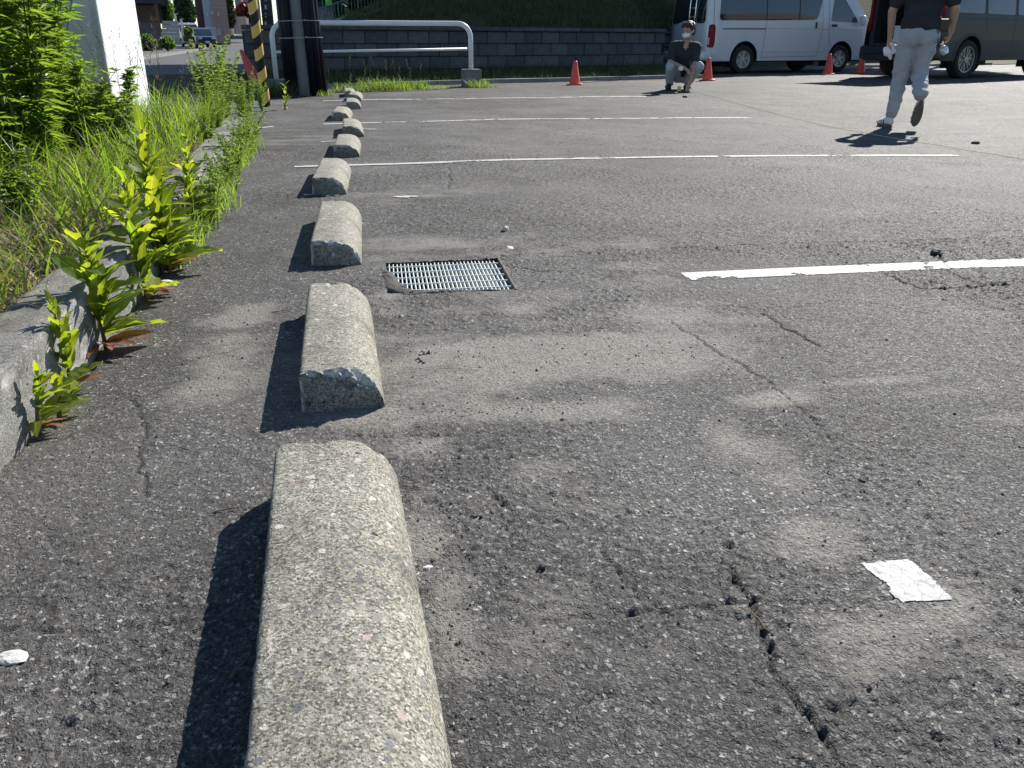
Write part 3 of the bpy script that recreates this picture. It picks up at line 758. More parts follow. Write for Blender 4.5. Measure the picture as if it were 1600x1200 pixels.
leafmat('weed_light', (.12, .18, .050), (.23, .29, .090), .55, .5)
def dockmat(name, lo, hi, rib, tcol, tr_):
    t = NT(name); oc = t.co(); sx_ = t.n('SeparateXYZ'); t.L(oc, sx_.inputs[0])
    c = t.mix(t.objrand(), lo, hi); c = t.mix(t.math('MULTIPLY', t.noise(7, 4, .6, co=oc), .55), c, tuple(x * .55 for x in lo))
    ax = t.math('ABSOLUTE', sx_.outputs[0]); vein = t.math('ABSOLUTE', t.math('SINE', t.math('ADD', t.math('MULTIPLY', sx_.outputs[1], 55), t.math('MULTIPLY', ax, -70))))
    c = t.mix(t.math('MULTIPLY', t.ramp(vein, [(0, 1), (.16, 0)]), .28), c, rib); c = t.mix(t.ramp(ax, [(.006, .8), (.016, 0)]), c, rib)
    sp_ = t.ramp(t.noise(16, 3, .7, co=oc), [(.68, 0), (.74, 1)]); c = t.mix(t.math('MULTIPLY', sp_, .6), c, (.20, .12, .05))
    b = t.pbsdf(c, .5, 0, .35, t.bump(vein, .2, .02), final=False); tr = t.n('BsdfTranslucent'); t.L(t.mix(1.0, c, tcol, 'MULTIPLY'), tr.inputs[0])
    mx = t.n('MixShader'); mx.inputs[0].default_value = tr_; t.L(b, mx.inputs[1]); t.L(tr.outputs[0], mx.inputs[2]); t.L(mx.outputs[0], t.out.inputs[0]); M[name] = t.m
dockmat('dock_leaf', (.11, .19, .028), (.30, .345, .055), (.32, .36, .12), (1.9, 1.8, .5), .62)
dockmat('dock_red', (.24, .07, .05), (.34, .17, .10), (.40, .22, .14), (1.4, 1.0, .8), .45)
leafmat('dock_stem', (.13, .10, .05), (.20, .13, .07), .1, .5)
leafmat('evergreen', (.018, .036, .014), (.042, .072, .024), .15, .6)
leafmat('shrub_green', (.06, .10, .025), (.12, .17, .045), .35, .5)
leafmat('shrub_red', (.07, .018, .020), (.16, .045, .042), .3, .5, (1.5, .9, .9))

def blades(name, spots, mat, hmin, hmax, wd, lean=.35, nseg=3, seed=1, kind='stuff', label=None, cat=None, curl=.6, parent=None, wind=(0, 0)):
    """spots: list of (x,y,z). one tapering bent blade each."""
    q = np.random.RandomState(seed); n = len(spots); S = np.array(spots, float)
    h = q.uniform(hmin, hmax, n); az = q.uniform(0, 2 * np.pi, n); ln = q.uniform(.1, 1, n) * lean; wa = az + np.pi / 2 + q.normal(0, .5, n)
    cu = q.uniform(.3, 1.2, n) * curl
    V = np.zeros((n, nseg + 1, 2, 3)); 
    for k in range(nseg + 1):
        s = k / nseg; r = h * (ln * s + cu * .55 * s ** 2.2); z = h * (s - .30 * cu * s ** 2.5)
        w_ = wd * (1 - s ** 1.6) * (.6 + .8 * q.uniform(0, 1, n)) if k < nseg else np.full(n, wd * .08)
        cx = S[:, 0] + np.cos(az) * r + wind[0] * h * s * s; cy = S[:, 1] + np.sin(az) * r + wind[1] * h * s * s; cz = S[:, 2] + z
        for e, sg in ((0, -1), (1, 1)):
            V[:, k, e, 0] = cx + np.cos(wa) * w_ * sg; V[:, k, e, 1] = cy + np.sin(wa) * w_ * sg; V[:, k, e, 2] = cz
    b = np.arange(n)[:, None] * (2 * (nseg + 1)) + np.arange(nseg)[None, :] * 2
    F = np.stack([b, b + 1, b + 3, b + 2], -1).reshape(-1, 4)
    me = fast_mesh(name, V.reshape(-1, 3), F, True)
    vattr(me, 'rnd', np.repeat(q.uniform(0, 1, n), nseg), 'FACE')
    o = link(name, me, mat, parent)
    return tag(o, label, cat, None, kind)

# grass over the hill and the verge: one mass
q = np.random.RandomState(4); sp = []
while len(sp) < 26000:
    tt = q.uniform(-2.6, 13.5); D = .25 + 5.2 * q.uniform(0, 1) ** 1.4; p = wl(tt, D)
    if float(vnoise(p.x * 1.5, p.y * 1.5, 5)) < .25: continue
    sp.append((p.x, p.y, hill_z(tt, D) - .02))
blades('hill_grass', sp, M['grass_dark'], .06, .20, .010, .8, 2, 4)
sp = []
for _ in range(7000):
    tt = q.uniform(-1.5, 9.0); D = q.uniform(-1.40, -.02); p = wl(tt, D); j = (D + 1.45) / 1.55; sp.append((p.x, p.y, .02 + .2 * j ** 1.3))
blades('verge_grass', sp, M['grass_dark'], .05, .17, .008, .7, 2, 6)
# trees standing on top of the hill, above the picture; they read as one mass and shade street, wall and slope
def tree_mass(name, specs, seed):
    q = np.random.RandomState(seed); m = MB(); el = 1 / math.tan(R_(SUN_EL)); sx, sy = math.sin(R_(SUN_AZ)) * el, math.cos(R_(SUN_AZ)) * el
    for (x, y, z, h, r) in specs: m.tube([(x, y, z - .4), (x + .1, y, z + h * .35), (x, y + .1, z + h * .8)], [.16, .12, .04], 7)
    nv, nf = len(m.v), len(m.f); S = np.array(specs); k = np.repeat(np.arange(len(S)), (290 * S[:, 4] ** 2).astype(int)); n = len(k)
    un = lambda A: A / np.linalg.norm(A, axis=1)[:, None]
    u = un(q.normal(0, 1, (n, 3))); rr = q.uniform(.25, 1, n) ** .5; hh = (S[k, 3] - 3.0) * .5
    c = np.stack([S[k, 0] + u[:, 0] * rr * S[k, 4], S[k, 1] + u[:, 1] * rr * S[k, 4], S[k, 2] + 3.0 + hh + u[:, 2] * rr * hh], 1)
    # drops leaves that would shade the lot: crowns trimmed for their shadow
    fx, fy = c[:, 0] - sx * c[:, 2] - W0.x, c[:, 1] - sy * c[:, 2] - W0.y; tt, D = fx * WD.x + fy * WD.y, fx * WN.x + fy * WN.y
    bad = ((tt > -.9) & (D < -1.15 - np.where(tt > 14, 2.6, 0))) | ((tt <= -.9) & (D < -4.2 - .25 * tt)); c = c[~bad]; n = len(c)
    s_ = q.uniform(.28, .50, n)[:, None]; a = un(q.normal(0, 1, (n, 3))); b = un(np.cross(a, q.normal(0, 1, (n, 3))))
    L4 = np.stack([c - a * s_, c + b * s_ * .5, c + a * s_, c - b * s_ * .5], 1).reshape(-1, 3)
    m.v += [tuple(p) for p in L4.tolist()]; m.f += [(nv + 4 * i, nv + 4 * i + 1, nv + 4 * i + 2, nv + 4 * i + 3) for i in range(n)]
    o = m.build(name, M['evergreen']); vattr(o.data, 'rnd', q.uniform(0, 1, len(o.data.polygons)), 'FACE')
    return tag(o, kind='stuff')
sp = []; q = random.Random(6)
for i in range(11):
    for j in range(6):
        p = wl(-.5 + i * 3.1 + q.uniform(-.7, .7), 2.6 + j * 3.0 + q.uniform(-.6, .6))
        if p.x < street_edge(p.y) + 2.0: continue
        tt = (p - W0) @ WD; D = (p - W0) @ WN; g = max(.8, min(6.6, 1.0 + .55 * max(0, tt)))
        sp.append((p.x, p.y, g, 12.5 - g + 1.2 * q.random(), 2.3))
tree_mass('hilltop_trees', sp, 9)

# ------------------------------------------------------------------ white pillar in the weeds
t = NT('white_panel'); oc = t.co()
c = t.mix(t.noise(2.0, 4, co=t.co((8, 8, .5))), (.74, .75, .75), (.79, .80, .80)); c = t.mix(t.math('MULTIPLY', t.ramp(t.noise(1.2, 6, .7, co=t.co((14, 14, .6))), [(.6, 0), (.85, 1)]), .15), c, (.42, .42, .38))
t.pbsdf(c, .42, 0, .5, t.bump(t.noise(3, 2, co=oc), .1, .01)); M['white_panel'] = t.m
simple('panel_trim', (.62, .63, .63), .4, .2, .5, .1)
pb = G(222, 245); 
PIL = Vector((-1.785, 6.30, 0))     # its near right corner at the ground
pil = empty('sign_pillar', PIL, R_(-6), 'tall white panelled pillar rising out of the weeds on the left', 'pillar')
PWx, PWy, PH = .42, .72, 5.2
m = MB(); m.bbox((-PWx / 2, PWy / 2, PH / 2), (PWx, PWy, PH), .006); m.build('panel', M['white_panel'], pil)
m = MB(); m.bbox((-.012, -.004, PH / 2), (.034, .012, PH - .004), .002); m.bbox((.004, .010, PH / 2), (.012, .026, PH - .006), .002); m.build('corner_trim', M['panel_trim'], pil)
m = MB(); m.bbox((-PWx / 2, PWy / 2, .03), (PWx + .18, PWy + .18, .10), .01); m.build('footing', M['kerb_concrete'], pil)

# ------------------------------------------------------------------ striped pole
simple('pole_black', (.014, .014, .015), .4, 0, .5, .2)
simple('pole_yellow', (.58, .37, .08), .45, 0, .5, .15, 12)
pp = G(416, 167); top_r = .055; PT = 2.6
lean = Vector((-.045, 0.0, 0))
sp_ = empty('striped_pole', pp, 0, 'yellow and black striped pole guard beside the utility pole', 'pole')
m = MB(); m.lathe([(top_r - .004, 0), (top_r - .004, PT), (0, PT + .01)], n=24)
core = m.build('core_tube', M['pole_black'], sp_, True)
def helix_band(z0, wd, turns_h):
    """one ring band, slanted; wraps once round the pole"""
    V = []; n = 28
    for j in range(n + 1):
        a = 2 * math.pi * j / n; zz = z0 + turns_h * math.sin(a + .9)
        for e in (0, 1): V.append((top_r * math.cos(a), top_r * math.sin(a), zz + e * wd))
    return V, [(2 * j, 2 * j + 2, 2 * j + 3, 2 * j + 1) for j in range(n)]
z = .06; 
while z < PT - .2:
    v, f = helix_band(z, .125, .045); mk('yellow_band', v, f, M['pole_yellow'], sp_, True); z += .25
sp_.rotation_euler = (0, R_(-1.5), 0)

# ------------------------------------------------------------------ leaning faded red cone behind it
def cone_mesh(h, r0, r1, base, n=28):
    m = MB(); m.lathe([(r0, .022), (r0 * .97, .03), (r1 * 1.02, h * .97), (r1 * .8, h), (r1 * .35, h * 1.0)], n=n)
    b = MB(); b.bbox((0, 0, .012), (base, base, .024), .006)
    return m, b
simple('cone_orange', (.70, .085, .045), .5, 0, .5, .12, 5)
simple('cone_faded', (.52, .06, .055), .5, 0, .5, .2, 5)
cr_ = empty('traffic_cone', G(402, 141) + Vector((.02, .2, .0)), .3, 'faded red traffic cone leaning behind the striped pole', 'traffic cone')
a, b = cone_mesh(.66, .13, .028, .36); a.build('cone_body', M['cone_faded'], cr_, True); b.build('base', M['cone_faded'], cr_)
cr_.rotation_euler = (0, R_(-21), .2)

# ------------------------------------------------------------------ orange cones
CN = [((898, 133), .40, 'orange cone standing alone in front of the block wall', 1),
      ((1105, 126), .43, 'orange cone right beside the squatting person', 1),
      ((1293, 116.5), .47, 'orange cone in front of the white van front wheel', 1),
      ((1344, 114), .46, 'orange cone between the white van and the dark vehicle', 1),
      ((1379, 112.5), .47, 'orange cone in the shade behind the open dark vehicle', 1)]
def place_z(p): return Vector((p.x, p.y, bz(p.x, p.y) + .004))
for (px_, py_), h, lb, g in CN:
    e = empty('traffic_cone', place_z(G(px_, py_)), rnd.uniform(0, 1.5), lb, 'traffic cone', 'orange cones along the far edge of the lot')
    a, b = cone_mesh(h, h * .245, h * .085, h * .66); a.build('cone_body', M['cone_orange'], e, True); b.build('base', M['cone_orange'], e)

# ------------------------------------------------------------------ utility pole with cable ducts
simple('pole_concrete', (.17, .17, .17), .85, 0, .3, .2, 4, .3, 60)
simple('duct_black', (.004, .006, .012), .45, 0, .15, .3, 3)
simple('steel_band', (.20, .21, .22), .45, .5, .5, .15)
up_ = empty('utility_pole', Vector((-1.02, 13.25, 0)), 0, 'concrete utility pole wrapped in black cable ducts beside the railing', 'utility pole')
m = MB(); m.lathe([(.19, -.1), (.185, 0), (.125, 7.5), (0, 7.5)], n=28); m.build('shaft', M['pole_concrete'], up_, True)
dv = [(-88, .060), (-118, .060), (-152, .055), (178, .05), (-35, .060), (-8, .060), (18, .058), (-60, .030), (40, .05)]
dv = [(-128, .058), (-150, .062), (-172, .060), (165, .05), (-58, .052), (-38, .060), (-16, .062), (8, .055), (30, .045)]
for a_, r in dv:
    a = R_(a_ - 3); P = []
    for k in range(8):
        z = -.05 + k * 1.0; rr = .187 - .0082 * max(z, 0) + r * .95; w_ = .006 * math.sin(z * 2 + a_)
        P.append((math.cos(a) * rr + w_, math.sin(a) * rr, z))
    MB().tube(P, r, 14).build('cable_duct', M['duct_black'], up_, True)
for z, r in ((1.00, .302), (.78, .300)):
    V = []; n = 40
    m = MB()
    for j in range(n + 1):
        a = 2 * math.pi * j / n
        bump_ = r * (1.0 if True else 1)
        for rr, zz in ((r, z), (r, z + .012)): V.append((rr * math.cos(a) * 1.02, rr * math.sin(a) * .98, zz))
    m.add(V, [(2 * j, 2 * j + 2, 2 * j + 3, 2 * j + 1) for j in range(n)])
    m.bbox((.10, -r - .012, z + .011), (.03, .02, .022), .003); m.build('steel_band', M['steel_band'], up_, True)
up_.rotation_euler = (0, R_(-1.2), 0)

# ------------------------------------------------------------------ white pipe railing on concrete blocks
simple('white_pipe', (.66, .67, .68), .35, 0, .5, .05, 4, coat=.2)
RL, RR = Vector((-1.62, 14.9, 0)), Vector((1.62, 15.25, 0))
rail = empty('pipe_railing', RL, math.atan2((RR - RL).y, (RR - RL).x), 'white painted pipe railing between the utility pole and concrete block', 'railing')
Lr = (RR - RL).length; hr = 1.02; rc = .22
P = [(0, 0, .15), (0, 0, hr - rc)] + [(rc - rc * math.cos(a), 0, hr - rc + rc * math.sin(a)) for a in [math.pi / 2 * k / 7 for k in range(1, 8)]]
P += [(Lr - rc + rc * math.sin(a), 0, hr - rc + rc * math.cos(a)) for a in [math.pi / 2 * k / 7 for k in range(0, 8)]] + [(Lr, 0, .15)]
MB().tube(P, .041, 14).build('bent_top_pipe', M['white_pipe'], rail, True)
MB().tube([(.03, 0, .58), (Lr - .03, 0, .62)], .022, 10).build('middle_pipe', M['white_pipe'], rail, True)
for x, lb in ((0, 0), (Lr, 1)):
    if lb: MB().bbox((x, 0, .13), (.30, .28, .34), .012).build('concrete_base', M['kerb_dark'] if 'kerb_dark' in M else M['wall_concrete'], rail)
    else: MB().bbox((x, 0, .06), (.28, .26, .22), .012).build('concrete_base', M['wall_concrete'], rail)

# ------------------------------------------------------------------ yellow string line on the asphalt
simple('string_yellow', (.62, .60, .28), .7, 0, .3, .1)
a, b = G(1072, 141.5).xy, G(1640, 258).xy; P = []
for k in range(60):
    p = a.lerp(b, k / 59); P.append((p.x, p.y, bz(p.x, p.y) + .012))
tag(MB().tube(P, .0022, 5).build('marking_string', M['string_yellow'], None, True), 'thin pale yellow string stretched over the asphalt past the walking person', 'string')

# ------------------------------------------------------------------ weeds
def leaf_mesh(name, L, W, nseg=6, wave=.0, fold=.25, droop=.5, seed=0, mat=None, lobes=0):
    """one leaf along +Y, rising a little then drooping"""
    q = random.Random(seed); V = []; F = []
    for k in range(nseg + 1):
        s = k / nseg
        w_ = W * (math.sin(math.pi * min(1, s * .93 + .04)) ** .75) * (1 - .25 * s) * .5
        if lobes: w_ *= .75 + .35 * math.sin(s * lobes * 2 * math.pi)
        w_ = max(w_, .0012)
        y = L * s; z = L * (.16 * s - droop * .45 * s * s)
        for e in (-1, 0, 1):
            wv = wave * W * math.sin(s * 17 + e * 1.3 + seed)
            V.append((e * (w_ + abs(e) * wv * .35), y, z + abs(e) * (fold * w_ + wv * .6)))
    for k in range(nseg):
        for e in (0, 1): F.append((k * 3 + e, k * 3 + e + 1, k * 3 + e + 4, k * 3 + e + 3))
    me = bpy.data.meshes.new(name); me.from_pydata(V, [], F); me.polygons.foreach_set('use_smooth', [True] * len(F)); me.update()
    vattr(me, 'rnd', [q.random()] * len(F), 'FACE'); 
    if mat: me.materials.append(mat)
    return me
DL = [leaf_mesh('dock_leaf', 1.0, .33 + .05 * (k % 3), 8, .05 + .05 * (k % 3), .15 + .1 * (k % 3), .1 + .3 * (k % 4), k, M['dock_leaf']) for k in range(10)]
DR = [leaf_mesh('dock_leaf_red', 1.0, .30, 7, .08, .2, .5, 20 + k, M['dock_red']) for k in range(2)]
def dock(px, py, h, nl, seed, label, Lmax=.13, tilt=(0, 0), red=3, stems=1):
    q = random.Random(seed); b = G(px, py); b.x = max(b.x, kb_x(b.y) + .012); b.z = bz(b.x, b.y)
    e = empty('dock_weed', b, 0, label, 'weed', 'broad leaved weeds growing along the kerb')
    for s_ in range(stems):
        tx = tilt[0] + q.uniform(-.12, .12) * (s_ > 0); ty = tilt[1] + q.uniform(-.22, .22) * (s_ > 0); hh = h * (1 if s_ == 0 else q.uniform(.55, .9))
        ox, oy = (0, 0) if s_ == 0 else (q.uniform(0, .05), q.uniform(-.10, .12))
        st = [(ox + tx * hh * (k / 5) ** 1.3, oy + ty * hh * (k / 5) ** 1.3, hh * k / 5 * .96) for k in range(6)]
        o = MB().tube(st, [.0055, .005, .0045, .004, .003, .002], 6).build('stem', M['dock_stem'], e, True); vattr(o.data, 'rnd', np.full(len(o.data.polygons), .5), 'FACE')
        n = nl // stems
        for k in range(n):
            s = (k + .5) / n; z = hh * (.04 + .96 * s); L = Lmax * (1 - .55 * s ** 1.5) * q.uniform(.55, 1.15)
            me = DL[q.randrange(10)]
            if k < red and s_ == 0: me = DR[k % 2]; z = .02; L = Lmax * .8
            o = bpy.data.objects.new('leaf', me); COL.objects.link(o); o.parent = e
            f = min(1, z / hh); o.location = (ox + tx * hh * f ** 1.3, oy + ty * hh * f ** 1.3, z)
            az = k * 2.4 + q.uniform(-.7, .7)
            # leaves keep clear of the kerb face: most point to the open side
            if math.sin(-az) < -.3 and z < .15: az = -az
            el = R_(q.uniform(15, 78) if z > .05 else q.uniform(0, 30)) 
            if me in DR: el = R_(q.uniform(0, 14)); az = -1.2 - .5 * k
            o.rotation_euler = Matrix.Rotation(az, 3, 'Z').to_4x4().to_3x3().__matmul__(Matrix.Rotation(el, 3, 'X')).__matmul__(Matrix.Rotation(q.uniform(-.5, .5), 3, 'Y')).to_euler()
            o.scale = (L * q.uniform(.85, 1.2), L, L)
    return e
dock(52, 680, .12, 42, 1, 'smallest dock weed at the kerb foot, nearest the camera', .068, (.1, .2), 2, 2)
dock(92, 615, .20, 38, 2, 'small upright dock weed just behind the nearest one', .085, (-.05, .1), 1, 1)
dock(158, 548, .28, 54, 3, 'bright dock weed with red fallen leaves beside the kerb', .145, (-.03, .06), 5, 1)
dock(225, 462, .36, 72, 4, 'tall bright dock weed with reddish lower stems by the kerb', .125, (-.05, .05), 4, 2)
dock(252, 428, .48, 105, 5, 'tallest broad leaved dock weed leaning over the kerb', .16, (.0, .06), 1, 3)
dock(290, 365, .38, 64, 8, 'dock weed in the grass behind the tallest one', .125, (.1, .05), 0, 2)
dock(418, 172, .30, 16, 6, 'small leafy weed at the foot of the striped pole', .12, (.15, .0), 0, 2)

# feathery light green weeds at the kerb's far end, and tall leafy weeds in the bed
def spray(stems, leafL, leafW, per, seed, spread, h, mat, droop=.2, tri=False, stem_r=.003):
    """mesh data for (stem, foliage)"""
    q = np.random.RandomState(seed); sm = MB(); lv = []; lf = []; rr = []
    for s_ in range(stems):
        a = q.uniform(0, 6.28); r0 = spread * .25 * q.uniform(0, 1); r1 = spread * q.uniform(.2, 1); hh = h * q.uniform(.6, 1.05)
        P = []
        for k in range(7):
            t_ = k / 6; r = r0 + (r1 - r0) * t_ ** 1.6; P.append(np.array([math.cos(a) * r + .015 * math.sin(k + s_), math.sin(a) * r, hh * (t_ - droop * .25 * t_ ** 3)]))
        sm.tube(P, [stem_r * (1.1 - .75 * k / 6) for k in range(7)], 4, False)
        for i in range(per):
            t_ = q.uniform(.12, 1.0); k = min(5, int(t_ * 6)); f_ = t_ * 6 - k; p = P[k] * (1 - f_) + P[k + 1] * f_
            az = q.uniform(0, 6.28); el = q.uniform(-.1, .9); L = leafL * q.uniform(.55, 1.15) * (1.1 - .5 * t_); W = leafW * q.uniform(.7, 1.2)
            for d_az in ((-.65, 0, .65) if tri else (0,)):
                L2 = L * (.72 if d_az else 1.0)
                d = np.array([math.cos(az + d_az) * math.cos(el), math.sin(az + d_az) * math.cos(el), math.sin(el)]); sd = np.cross(d, [0, 0, 1]); sd /= np.linalg.norm(sd) + 1e-6
                nrm = np.cross(sd, d); b = len(lv); r_ = q.uniform(0, 1)
                o_ = p + d * L * .12
                lv += [o_, o_ + d * L2 * .45 + sd * W - nrm * W * -.25, o_ + d * L2 - np.array([0, 0, L2 * .22]), o_ + d * L2 * .45 - sd * W + nrm * W * .25]
                lf.append((b, b + 1, b + 2)); lf.append((b, b + 2, b + 3)); rr += [r_, r_]
    ms = bpy.data.meshes.new('weed_stem'); ms.from_pydata([tuple(p) for p in sm.v], [], sm.f); vattr(ms, 'rnd', np.full(len(ms.polygons), .4), 'FACE'); ms.materials.append(mat)
    ml = bpy.data.meshes.new('weed_foliage'); ml.from_pydata([tuple(p) for p in lv], [], lf); vattr(ml, 'rnd', rr, 'FACE'); ml.materials.append(mat); ml.update(); ms.update()
    return ms, ml
def plant(name, pair, loc, rz, sc_, label, group, cat='weed'):
    e = empty(name, loc, rz, label, cat, group); e.scale = (sc_, sc_, sc_)
    link('stem', pair[0], None, e); link('foliage', pair[1], None, e); return e
FE = [spray(16, .045, .0055, 70, 31 + k, .22, .62, M['weed_light'], .2, True) for k in range(3)]
for k, (x, y, s, lb) in enumerate([(-1.30, 7.55, 1.15, 'feathery pale green weed just left of the kerb end'), (-1.42, 8.1, 1.3, 'tallest feathery weed in front of the shaded street'),
        (-1.55, 7.2, .45, 'low feathery weed beside the white pillar foot'), (-1.33, 9.2, .8, 'feathery green weed between kerb end and striped pole'), (-1.30, 10.2, .62, 'feathery weed right in front of the leaning red cone'),
        (-1.17, 6.55, .62, 'feathery weed leaning over the far third of the kerb'), (-1.08, 5.75, .5, 'short feathery weed behind the middle of the kerb'), (-1.30, 8.7, .7, 'short feathery weed filling the gap behind the kerb end')]):
    plant('feathery_weed', FE[k % 3], (x, y, .0 if y > 7.4 else .12), k * 1.3, s, lb, 'feathery weeds at the far end of the kerb')
MU = [spray(7, .115, .011, 46, 51 + k, .26, 1.25, M['weed_leaf'], .25, True, .005) for k in range(4)]
q = random.Random(12); mug = []
for k in range(30):
    y = 3.4 + 2.7 * (k / 29); px_ = [-100, -50, 0, 35, 62][k % 5] + q.uniform(-20, 8) - max(0, 4.4 - y) * 40
    mug.append((at(px_, 100, y).x, y, q.uniform(.80, 1.12)))
mug += [(at(px_, 100, y).x, y, s_) for px_, y, s_ in ((95, 5.5, .55), (115, 5.2, .45), (130, 5.8, .42), (100, 4.8, .5), (150, 5.7, .36), (80, 4.4, .6))]
for k, (x, y, s_) in enumerate(mug):
    plant('tall_weed', MU[k % 4], (x, y, bed_z(x, y) - .01), k * 2.1, s_, 'tall leafy green weed in the dense clump left of the white pillar', 'tall weeds crowding the bed')
LW = [spray(9, .075, .012, 30, 91 + k, .20, .42, M['weed_leaf'], .3, True, .003) for k in range(3)]
for k in range(20):
    y = 2.9 + 2.3 * ((k * .618) % 1.0); x = kb_x(y) - .38 - .95 * ((k * .37) % 1.0)
    plant('low_weed', LW[k % 3], (x, y, bed_z(x, y) - .01), k * 1.9, .7 + .5 * ((k * .71) % 1), 'low leafy weed standing in the long grass behind the kerb', 'low leafy weeds among the long grass')
# long grass in the bed: one mass
q = np.random.RandomState(8); sp = []; sp2 = []; sp3 = []
while len(sp) < 4600:
    y = q.uniform(2.3, 7.3); off = .16 + 1.5 * q.uniform(0, 1) ** 1.3; x = kb_x(y) - off
    if vnoise(x * 3, y * 3, 3) < .25: continue
    if y < 3.0 and q.uniform() < .6: continue
    sp.append((x, y, bed_z(x, y) - .01))
blades('long_grass', sp, M['grass_green'], .10, .36, .0036, .40, 4, 8, curl=1.0)
while len(sp2) < 3600:
    y = q.uniform(1.3, 4.6); off = .14 + .75 * q.uniform(0, 1) ** 1.1; x = kb_x(y) - off; sp2.append((x, y, bed_z(x, y) - .01))
for _ in range(450):
    y = q.uniform(3.0, 7.2); x = kb_x(y) - .16 - 1.4 * q.uniform(); sp2.append((x, y, bed_z(x, y) + .02))
blades('dry_grass', sp2, M['grass_dry'], .04, .20, .0022, 1.2, 4, 9, curl=1.4)
while len(sp3) < 5200:
    y = q.uniform(1.2, 4.4); off = .15 + .9 * q.uniform(0, 1); x = kb_x(y) - off; sp3.append((x, y, bed_z(x, y) - .01))
blades('short_grass', sp3, M['grass_green'], .05, .17, .0028, .8, 3, 10, curl=1.2)
# fine weeds in the joint between kerb and asphalt
sp = []; sp2 = []
for _ in range(2600):
    y = 2.75 + 4.6 * q.uniform(0, 1) ** .9; c = vnoise(y * 2.2, 1.0, 14); 
    if c < .30: continue
    x = kb_x(y) + .012 + abs(q.normal(0, .045)) * (.4 + c); sp.append((x, y, bz(x, y)))
blades('kerb_joint_grass', sp, M['weed_light'], .05, .20 , .0026, .55, 3, 12, curl=.7)
# small-leaved creeping weeds along the joint
JW = [spray(10, .022, .004, 34, 71 + k, .12, .22, M['weed_light'], .5, True, .0016) for k in range(3)]
for k in range(11):
    y = 3.15 + k * .40 + .12 * math.sin(k * 2.7); x = kb_x(y) + .05 + .03 * math.sin(k * 1.9)
    plant('small_weed', JW[k % 3], (x, y, bz(x, y)), k * 1.7, 1.05 + .5 * abs(math.sin(k)), 'small fine leaved weed in the joint between kerb and asphalt', 'small weeds along the kerb joint')
# grasses with brown seed heads
def seed_heads(spots, seed, h0, h1, mat, name='seed_grass', kind='stuff', parent=None, hd=.10):
    q = np.random.RandomState(seed); m = MB()
    for (x, y, z) in spots:
        h = q.uniform(h0, h1); a = q.uniform(0, 6.28); l = q.uniform(.05, .3) * h
        P = [Vector((x + math.cos(a) * l * t_ ** 2, y + math.sin(a) * l * t_ ** 2, z + h * t_)) for t_ in (0, .3, .6, .85, 1)]
        m.tube(P, [.0016, .0014, .0012, .001, .0006], 3, False)
        for k in range(26):
            t_ = 1 - hd / h * q.uniform(0, 1.3); f = min(1, max(0, t_)); p = P[3].lerp(P[4], min(1, max(0, (f - .85) / .15))) if f > .85 else P[2].lerp(P[3], (f - .6) / .25)
            d = Vector((q.normal(), q.normal(), abs(q.normal()) * 1.2 + .3)).normalized(); L = q.uniform(.012, .035) * (hd / .1) ; s = d.cross(Vector((0, 0, 1))).normalized() * .0022
            c = p + d * L * .9
            m.add([c - d * L * .3 - s, c - d * L * .3 + s, c + d * L * .25], [(0, 1, 2)])
            m.add([p, p + s * .25, c], [(0, 1, 2)])
    o = m.build(name, mat, parent); vattr(o.data, 'rnd', q.uniform(0, 1, len(o.data.polygons)), 'FACE')
    return tag(o, kind=kind) if kind else o
sp = []
for _ in range(20):
    y = q.uniform(4.9, 6.4); x = kb_x(y) - q.uniform(.25, .75); sp.append((x, y, bed_z(x, y)))
for _ in range(40):
    y = q.uniform(3.4, 5.2); x = kb_x(y) - q.uniform(.5, 1.3); sp.append((x, y, bed_z(x, y)))
leafmat('seed_brown', (.13, .085, .05), (.28, .20, .12), .2, .7, (1.1, 1, .9))
seed_heads(sp, 3, .35, .70, M['seed_brown'], hd=.17)
# tufts along the far edge
def tuft(px, py, r, n, h, seed, label, group='grass tufts at the foot of the railing', mat='grass_green', heads=0):
    b = G(px, py); q = np.random.RandomState(seed); e = empty('grass_tuft', b, 0, label, 'grass tuft', group)
    sp = [(q.normal(0, r), q.normal(0, r * .45), -.01) for _ in range(n)]
    o = blades('blades', sp, M[mat], h * .35, h, .005, .75, 3, seed, 'stuff', parent=e)
    sp = [(q.normal(0, r), q.normal(0, r * .45), -.01) for _ in range(n // 4)]
    blades('dry_blades', sp, M['grass_dry'], h * .25, h * .7, .004, 1.1, 3, seed + 1, 'stuff', parent=e)
    if heads: seed_heads([(q.normal(0, r), q.normal(0, r * .4), 0) for _ in range(heads)], seed, h * 1.3, h * 2.2, M['grass_dry'], 'seed_stalks', 'stuff', e, .12)
    return e
tuft(598, 141, .26, 420, .26, 1, 'large bright grass tuft below the middle of the railing', heads=7)
tuft(645, 139, .16, 240, .22, 2, 'rusty flowering grass tuft right of the large one', heads=4)
tuft(548, 143, .20, 240, .18, 3, 'low grass tuft between utility pole and the large tuft', heads=5)
tuft(690, 138, .14, 110, .10, 4, 'thin grass tuft left of the concrete block')
tuft(752, 137, .13, 160, .19, 5, 'grass tuft right of the concrete block')
tuft(432, 152, .14, 260, .34, 6, 'dark grass tuft between the striped pole and the utility pole', mat='grass_dark')
tuft(505, 150, .08, 70, .12, 7, 'few green blades at the right foot of the utility pole', mat='grass_green')

